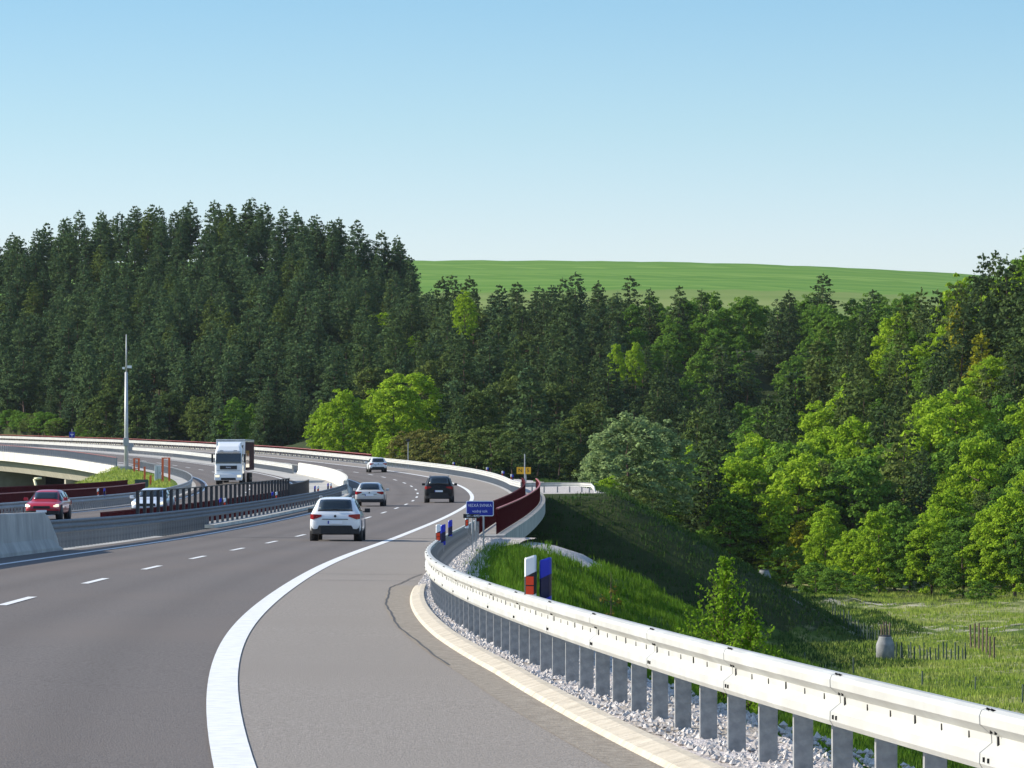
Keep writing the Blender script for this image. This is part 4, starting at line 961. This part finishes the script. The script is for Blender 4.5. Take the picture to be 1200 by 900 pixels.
def trunk_mesh(H,r0,seed,limbs=True,toph=.9,base=.3,R=2):
    rr=random.Random(seed); b=MB().mat(BARK); b.smooth=True
    pts=[Vector((0,0,-.6))]; n=5
    for i in range(1,n+1): pts.append(Vector((rr.uniform(-.15,.15),rr.uniform(-.15,.15),H*toph*i/n)))
    for i in range(n): b.tube(pts[i],pts[i+1],r0*(1-i/n*.85),r0*(1-(i+1)/n*.85),6,cap=False)
    if limbs:
        for k in range(9):
            z=H*(base*.8+(.8-base*.8)*k/9); a=rr.random()*6.28; L_=R*rr.uniform(.5,.8)
            b.tube((0,0,z),(math.cos(a)*L_,math.sin(a)*L_,z+L_*.35),r0*.3,r0*.08,5,cap=False)
    return b.mesh('trunk')
protos={'pine':[],'spruce':[],'broad':[],'bush':[],'broadfine':[]}
for i in range(6):
    H=18; bs=.16+.1*(i%3); protos['pine'].append((pine_crown(H,3.4+.4*(i%2),bs,10+i,step=.72,nq=11,qs=.36),trunk_mesh(H,.24,i,base=bs,R=2.6),H))
for i in range(5):
    H=15; protos['spruce'].append((pine_crown(H,3.0+.3*(i%2),.06,30+i,step=.6,nq=10,qs=.32,shape=2 if i%2 else 1),trunk_mesh(H,.2,50+i,base=.1,R=1.8),H))
for i in range(5):
    H=12; protos['broad'].append((broad_crown(H,3.8,.12,60+i,nl=140,nq=52,qs=.31,lob=.8,fl=1.25),trunk_mesh(H,.2,70+i,toph=.7,R=2.6),H))
for i in range(5):
    H=11; protos['broadfine'].append((broad_crown(H,3.4,.03,80+i,nl=230,nq=64,qs=.22,lob=.66,fl=1.3),trunk_mesh(H,.18,90+i,toph=.75,R=2.2),H))
for i in range(4):
    H=4.5; protos['bush'].append((broad_crown(H,2.3,.02,100+i,nl=90,nq=50,qs=.17,lob=.5),trunk_mesh(H,.07,110+i,toph=.7,R=1.3),H))
def tree(name,kind,idx,x,y,z,h,m,label,cat='tree',group=None,wide=1.0):
    cr,tr,H=protos[kind][idx%len(protos[kind])]; s=h/H
    t=thing(name,label,cat,(x,y,z),random.random()*6.28,group); t.scale=(s*wide,s*wide,s)
    o=bpy.data.objects.new('crown',cr); C.objects.link(o); o.parent=t
    o.material_slots[0].link='OBJECT'; o.material_slots[0].material=m
    o=bpy.data.objects.new('trunk',tr); C.objects.link(o); o.parent=t
    return t
def scatter(y0,y1,a0,a1,sp,seed):
    r=random.Random(seed); out=[]; y=y0; row=0
    while y<y1:
        x=a0*y+(sp/2 if row%2 else 0)
        while x<a1*y:
            out.append((x+r.uniform(-.38,.38)*sp,y+r.uniform(-.38,.38)*sp)); x+=sp
        y+=sp*.9; row+=1
    return out
def where(u):
    for lim,s in ((60,'left edge'),(140,'far bridge railing'),(220,'lighting mast'),(310,'lorry'),(400,'pale median barrier'),(470,'far white hatchback'),(545,'black car'),(640,'red railings'),(740,'guardrail spur'),(850,'dark embankment top'),(960,'hidden manhole shaft'),(1080,'standing manhole shaft'),(9999,'right edge')):
        if u<lim: return s
def tier(v):
    for lim,s in ((300,'on the skyline'),(360,'high'),(420,'above halfway'),(480,'below halfway'),(540,'low'),(999,'at the foot')):
        if v<lim: return s
rt=random.Random(5)
def roadoff(x,y): return (x-float(RX(min(y,1000))))*math.sqrt(1+float(RD(min(y,1000)))**2)
def uv(x,y,z): return 600+F*x/y, 534-F*z/y
k=0
HZ=np.full(420,900.0)
def exposed(x,y,z,h,w=3.0,thr=.16):
    u,v=uv(x,y,z+h); px=F/y; a=int((u-w*px*.5+200)/4); b_=max(a+1,int((u+w*px*.5+200)/4))
    a=max(a,0); b_=min(b_,419)
    if a>=b_: return False
    e=float(np.mean(HZ[a:b_]))-v
    if e<thr*h*px: return False
    HZ[a:b_]=np.minimum(HZ[a:b_],v+.22*h*px); return True
def left_hill():
  global k
  for x,y in scatter(786,1000,-.122,-.0215,7.6,1):
      z=float(NZ(x,y)); u,v=uv(x,y,z+14)
      if roadoff(x,y)<15: continue
      h=rt.triangular(11.5,15.8,14.5); k+=1
      if not exposed(x,y,z,h,2.4,.30 if y<925 else .2): continue
      m=PINE if rt.random()<.92 else OLIV
      kk=k
      tree('pine_tree','pine',k,x,y,z,h,m,f'dark pine {tier(v)} on the left hill above the {where(u)}',group='pines covering the left hill',wide=rt.uniform(.85,1.1))

# right hillside
for x,y in scatter(428,650,.03,.128,6.6,3):
    a=x/y
    lim=.031+ (y-470)*.00012 if y<560 else .0418+(y-560)*.00040
    if a<lim: continue
    z=float(NZ(x,y)); q=rt.random(); k+=1
    if z<-12.2 and y<440: continue
    h=rt.triangular(8.5,16,12.5); u,v=uv(x,y,z+h*.8)
    if not exposed(x,y,z,h): continue
    low = y<500
    if (low and q<.7) or (not low and q<.4 and y<600): nm,kd,m,ds='broadleaf_tree','broadfine',(BRGT if rt.random()<.6 else MIDG),'leafy green tree'; h*=.85 if low else .85
    elif q<.74: nm,kd,m,ds='conifer_tree','spruce',(SPRU if rt.random()<.6 else OLIV),'dark conifer'
    elif q<.80: nm,kd,m,ds='broadleaf_tree','broadfine',OLIV,'olive leafy tree'; h*=.85
    else: nm,kd,m,ds='conifer_tree','pine',(SPRU if rt.random()<.5 else OLIV),'tall conifer'; h*=1.1  # these are pines, built on the pine crown mesh
    tree(nm,kd,k,x,y,z-.3,h,m,f'{ds} {tier(v)} on the right hillside above the {where(u)}',group='trees on the right hillside',wide=rt.uniform(.85,1.15))
# mid slope
for x,y in scatter(560,905,-.034,.089,8.9,2):
    u0=x/y
    if roadoff(x,y)<16 or (-.044<u0<-.014 and y<700): continue
    if u0>.05 and y<660: continue
    if u0>.028 and y<600: continue
    z=float(NZ(x,y)); h=rt.triangular(9,17,13.5); u,v=uv(x,y,z+h*.8); q=rt.random(); k+=1
    dk_=u>735 and y<800  # valley gets dark conifers only: dark species, also standing in for shade
    if dk_: q=.2+.8*q
    if not exposed(x,y,z,h): continue
    nm,kd,m,w='conifer_tree','spruce',SPRU,1.0; ds='dark conifer'  # middle slope conifers, mostly pines
    if u>740 and y>770 and q<.85: nm,kd,m,ds='broadleaf_tree','broad',MIDG,'mid green broadleaf tree'; h*=.75
    elif q<.14: nm,kd,m,ds='broadleaf_tree','broad',OLIV,'olive broadleaf tree'; h*=.8
    elif q<.18: nm,kd,m,ds='broadleaf_tree','broad',BRGT,'bright green broadleaf tree'; h*=.62
    elif q<.5 and not dk_: m=PINE; kd='pine'; ds='bluish conifer'; h*=1.0
    tree(nm,kd,k,x,y,z,h,m,f'{ds} {tier(v)} on the middle slope above the {where(u)}',group='trees on the middle slope',wide=rt.uniform(.9,1.2))
left_hill()
def place(kind,name,u,vbase,Y,h,m,label,wide=1.0,cat='tree',group=None,idx=None):
    x=(u-600)*Y/F; z=(534-vbase)*Y/F if vbase is not None else ground_at(x,Y)
    global k; k+=1
    return tree(name,kind,k if idx is None else idx,x,Y,z,h,m,label,cat,group,wide)
# edge bushes by the meadow
for (u,Y,h,m,w) in ((1000,418,6.3,BRGT,1.1),(1030,412,7.6,BRGT,1.0),(1065,410,6.8,MIDG,1.1),(1092,408,7.8,BRGT,1.0),(1128,404,7.2,MIDG,1.15),(1160,402,8.2,BRGT,1.0),(1190,400,9.5,BRGT,1.0),(1212,398,8,MIDG,1),(968,424,7.5,BRGT,.9),(940,436,6,YELG,.9),(1048,428,8.5,MIDG,1.1),(1110,424,9,BRGT,1.1),(1175,420,9.5,MIDG,1.0),(915,444,5,MIDG,.9)):
    place('broadfine','broadleaf_bush',u,None,Y,h,m,f'{"bright" if m is BRGT else "yellowish" if m is YELG else "deeper"} leafy bush at the meadow edge near the {where(u)}, {"taller" if h>7.6 else "lower"} one',w,'bush','bushes along the meadow edge')
for (u,Y,h,m) in ((870,452,3.4,BRGT),(888,446,4.6,MIDG),(905,440,3.2,YELG),(922,432,4.2,MIDG),(955,416,3.4,MIDG),(980,404,3.0,MIDG),(1010,398,2.2,MIDG),(1150,394,2.2,MIDG),(845,470,4,BRGT),(815,478,5,BRGT),(795,484,6,BRGT)):
    place('bush','shrub',u,None,Y,h,m,f'low leafy shrub below the right hillside near the {where(u)}',1.2,'shrub','low shrubs at the foot of the right hillside')
# signature trees
place('broadfine','tall_bright_tree',915,None,466,12.5,BRGT,'tall bright green tree in the middle of the right hillside foot',1.0)
place('broadfine','tall_bright_tree',950,None,476,12,BRGT,'tall bright green tree right of centre on the right hillside foot',1.0)
place('broadfine','tall_bright_tree',1090,None,470,14,BRGT,'tall yellow green tree rising above the meadow bushes',1.1)
place('broadfine','tall_bright_tree',1120,None,490,14.5,BRGT,'very tall bright green tree high above the meadow bushes',1.1)
place('broadfine','tall_bright_tree',815,None,482,9.5,BRGT,'bright green tree at the left end of the right hillside',1.0)
place('spruce','golden_tree',1122,None,560,13,YELG,'golden yellow conifer high on the right hillside',.9)
place('spruce','golden_tree',1150,None,540,12,YELG,'yellow green conifer below the skyline at right',.9)
place('broadfine','bright_crest_tree',1082,None,640,13,BRGT,'bright green tree near the field edge at the right skyline',.8)
place('pine','crest_pine',1180,None,548,18,SPRU,'tallest dark pine on the right skyline',1.0)
place('pine','crest_pine',1150,None,560,15.5,SPRU,'dark pine just left of the tallest pine on the right skyline',1.0)
place('pine','crest_pine',1205,None,540,16,SPRU,'dark pine cut by the right edge of the photo',1.0)
place('broadfine','willow_tree',735,612,430,10.2,WILL,'large pale grey green willow beyond the bridge end',1.35)
place('broadfine','willow_tree',775,610,440,9.5,WILL,'pale willow just right of the large willow',1.2)
place('broadfine','willow_tree',705,600,452,7.0,WILL,'smaller pale willow left of the large willow',1.1)
place('bush','shrub',713,592,400,2.6,BRGT,'small bright bush behind the guardrail spur',1.0,'shrub')
place('bush','shrub',738,600,385,3.2,OLIV,'olive green bush at the end of the guardrail spur',1.1,'shrub')
place('bush','shrub',765,612,395,2.8,OLIV,'dull green bush right of the guardrail spur',1.2,'shrub')
for (u,Y,vb,h,m,w,lab) in ((380,655,540,8.5,BRGT,1.0,'bright green tree at the left end of the bright cluster behind the far guardrail'),(420,665,540,9.0,MIDG,1.1,'leafy tree between the bright trees behind the far guardrail'),(490,648,540,12.5,BRGT,1.1,'tallest bright green tree above the far white hatchback'),(402,640,542,10.5,BRGT,1.1,'bright green round tree above the pale median barrier'),(440,650,545,10.0,BRGT,1.1,'mid green tree right of the bright round tree behind the far guardrail'),(462,640,545,13,BRGT,1.15,'large bright green tree behind the far white hatchback'),(505,655,545,9.5,MIDG,1.1,'green tree right of the large bright tree'),(447,600,545,4.5,BRGT,1.0,'low bright tree directly behind the far guardrail'),(540,610,548,8.0,SPRU,1.1,'dark tree above the black car'),(560,590,552,10.5,OLIV,1.0,'tall olive tree above the red railings'),(680,560,570,10,OLIV,1.1,'olive tree on the lower middle slope above the spur rail'),(545,800,400,9,BRGT,.8,'bright green tree high among dark conifers in the middle'),(722,720,455,7,BRGT,.7,'bright slender tree in the dark middle slope'),(745,725,455,7.5,BRGT,.7,'second bright slender tree in the dark middle slope')):
    place('broadfine','broadleaf_tree',u,vb,Y,h,m,lab,w)
for (u,Y,h,m) in ((478,585,5.0,RUST),(500,578,5.2,RUST),(522,570,4.8,RUST),(545,560,5.0,OLIV),(575,545,5.5,OLIV),(600,535,4.6,OLIV),(630,520,5.2,SPRU),(655,510,4.8,SPRU),(460,590,4.6,BRGT)):
    place('bush','shrub',u,550,Y,h,m,f'{"rusty" if m is RUST else "dull green"} bush behind the far guardrail above the {where(u)}',1.2,'shrub','bushes behind the far guardrail')
# pale undergrowth at the foot of left pines
for i in range(44):
    u=rt.uniform(-20,420) if i>20 else rt.uniform(-10,130); Y=rt.uniform(778,800); x=(u-600)*Y/F
    while roadoff(x,Y)<14: Y+=8; x=(u-600)*Y/F
    tree('shrub','bush',i,x,Y,float(NZ(x,Y))-.2,rt.uniform(2.5,4.2),MIDG if rt.random()<.5 else OLIV,f'pale green shrub under the pines above the {where(u)}','shrub','undergrowth at the foot of the left hill',1.4)
for i in range(60):
    Y=rt.uniform(765,905); o_=rt.uniform(13,30); x=float(RX(Y))+o_*1.15
    if not -.13<x/Y<-.06: continue
    kd=rt.random(); k+=1
    tree('pine_tree' if kd<.5 else 'broadleaf_tree','spruce' if kd<.5 else 'broad',k,x,Y,float(NZ(x,Y))-.3,rt.uniform(6,11),PINE if kd<.5 else OLIV,f'{"small dark pine" if kd<.5 else "pale green tree"} at the forest edge above the {where(600+F*x/Y)}',group='trees at the edge of the left forest')
for i in range(44):
    Y=rt.uniform(735,800); x=rt.uniform(-.064,-.034)*Y
    if roadoff(x,Y)<13: continue
    kd=rt.random(); k+=1
    tree('pine_tree' if kd<.7 else 'broadleaf_tree','spruce' if kd<.7 else 'broad',k,x,Y,float(NZ(x,Y))-.3,rt.uniform(6,11),PINE if kd<.7 else MIDG,f'{"young dark pine" if kd<.7 else "small green tree"} low behind the far guardrail above the {where(600+F*x/Y)}',group='trees at the edge of the left forest')
# skyline specials
place('pine','tall_spruce',668,None,800,18.5,SPRU,'tall dark conifer poking above the field edge',.75)
place('pine','tall_spruce',700,None,830,16,SPRU,'dark conifer right of the tallest one at the field edge',.9)

# young plants on the near embankment
def sapling(label,u,Y,h,m,seed,kind):
    x=(u-600)*Y/F; z=ground_at(x,Y); rr=random.Random(seed); t=thing('sapling' if kind=='s' else 'young_larch',label,'young tree',(x,Y,z))
    b=MB().mat(BARK); b.tube((0,0,-.1),(0,0,h*.95),.016,.005,6); cs=[]
    if kind=='s':
        for zz,a,L_ in ((.45,.4,.25),(.5,3.3,.28),(.95,.2,.2),(1.0,3.0,.22),(.7,1.5,.15),(1.2,.9,.1)):
            e=Vector((math.cos(a)*L_,math.sin(a)*L_*.5,zz+L_*.4)); b.tube((0,0,zz),e,.008,.004,5)
            for q in range(16): cs.append(Vector((0,0,zz)).lerp(e,rr.uniform(.4,1.1))+Vector((rr.gauss(0,.05),rr.gauss(0,.05),rr.gauss(0,.045))))
        sz=.055
    else:
        zz=.1
        while zz<h:
            for q in range(5):
                a=rr.random()*6.28; L_=((1-zz/h)**.8*h*.25+.05)*rr.uniform(.5,1.4); e=Vector((math.cos(a)*L_,math.sin(a)*L_,zz+L_*1.3)); b.tube((0,0,zz),e,.007,.003,4)
                for w_ in range(int(8+L_*34)): cs.append(Vector((0,0,zz)).lerp(e,rr.uniform(.1,1.05))+Vector((rr.gauss(0,.02),rr.gauss(0,.02),rr.gauss(0,.03))))
            zz+=.09
        sz=.05
    b.obj('stem',t)
    cr=part('foliage',np_mesh('foliage',*quads(np.array([tuple(c) for c in cs]),sz,None,1.5,seed),4,m),t)
sapling('thin sapling with sparse reddish leaves on the grassy hump',716,102,1.75,leafmat('sap',(.16,.14,.03),(.2,.15,.04),(.14,.17,.03),trans=.3,scale=3),3,'s')
sapling('bright yellow green young larch behind the near guardrail',848,84,3.0,YOUNG,4,'l')
sapling('thinner young larch leaning right of the bright one',877,83,2.3,YOUNG,5,'l')
sapling('small larch shoot right of the two young larches',893,82,1.5,YOUNG,6,'l')

# ------------------------------------------------------------------ light, sky, camera
el=math.radians(29); az_dir=Vector((-.985,.12,0)).normalized()
sd=Vector((az_dir.x*math.cos(el),az_dir.y*math.cos(el),math.sin(el)))
sl=bpy.data.lights.new('sun','SUN'); sl.energy=4.4; sl.angle=math.radians(.5); sl.color=(1,.92,.79)
so=bpy.data.objects.new('sun',sl); C.objects.link(so); so.rotation_euler=(-sd).to_track_quat('-Z','Y').to_euler()
wd=bpy.data.worlds.new('World'); S.world=wd; wd.use_nodes=True; N=wd.node_tree.nodes; L=wd.node_tree.links
sky=N.new('ShaderNodeTexSky'); sky.sky_type='NISHITA'; sky.sun_disc=False; sky.sun_elevation=el
sky.sun_rotation=math.atan2(sd.x,sd.y); sky.altitude=300; sky.air_density=1.0; sky.dust_density=.4; sky.ozone_density=1.5
bg=N['Background']; bg.inputs['Strength'].default_value=.145
g=N.new('ShaderNodeTexCoord'); sp=N.new('ShaderNodeSeparateXYZ'); L.new(g.outputs['Generated'],sp.inputs[0])
rp=N.new('ShaderNodeValToRGB'); L.new(sp.outputs['Z'],rp.inputs[0])
els=[(p__,tuple(c*(.11/.145) for c in cc)) for p__,cc in [(.0,(.84,.86,1.06)),(.045,(.8,.84,1.04)),(.071,(.66,.785,.93)),(.0984,(.54,.72,.88))]]+[(.2,(.85,.92,1.0)),(1.0,(1,1,1))]
while len(rp.color_ramp.elements)<len(els): rp.color_ramp.elements.new(.5)
for e,(p_,c_) in zip(rp.color_ramp.elements,els): e.position=p_; e.color=(*c_,1)
mu=N.new('ShaderNodeVectorMath'); mu.operation='MULTIPLY'; L.new(sky.outputs[0],mu.inputs[0]); L.new(rp.outputs[0],mu.inputs[1])
L.new(mu.outputs[0],bg.inputs['Color'])
hb=MB(); hb.box((100,1450,45),(3200,3100,150)); hz=hb.obj('haze'); hz['kind']='stuff'; hz['label']='thin summer haze in the air over the valley'
hmt=bpy.data.materials.new('haze'); hmt.use_nodes=True; hn=hmt.node_tree; hn.nodes.remove(hn.nodes['Principled BSDF']); pv=hn.nodes.new('ShaderNodeVolumePrincipled')
pv.inputs['Color'].default_value=(.82,.9,1,1); pv.inputs['Density'].default_value=.00002; hn.links.new(pv.outputs[0],hn.nodes['Material Output'].inputs['Volume']); hz.data.materials.append(hmt)
cd=bpy.data.cameras.new('camera'); co=bpy.data.objects.new('camera',cd); C.objects.link(co)
co.location=(0,0,0); co.rotation_euler=(math.pi/2,0,0); cd.sensor_width=36; cd.lens=F/1200*36; cd.shift_y=84/1200; cd.clip_start=.5; cd.clip_end=6000
S.camera=co
S.view_settings.view_transform='Standard'; S.view_settings.look='None'; S.view_settings.exposure=.68; S.view_settings.gamma=1
try: S.view_settings.use_curve_mapping=False
except Exception: pass
S.cycles.max_bounces=6; S.cycles.transparent_max_bounces=4; S.cycles.diffuse_bounces=3
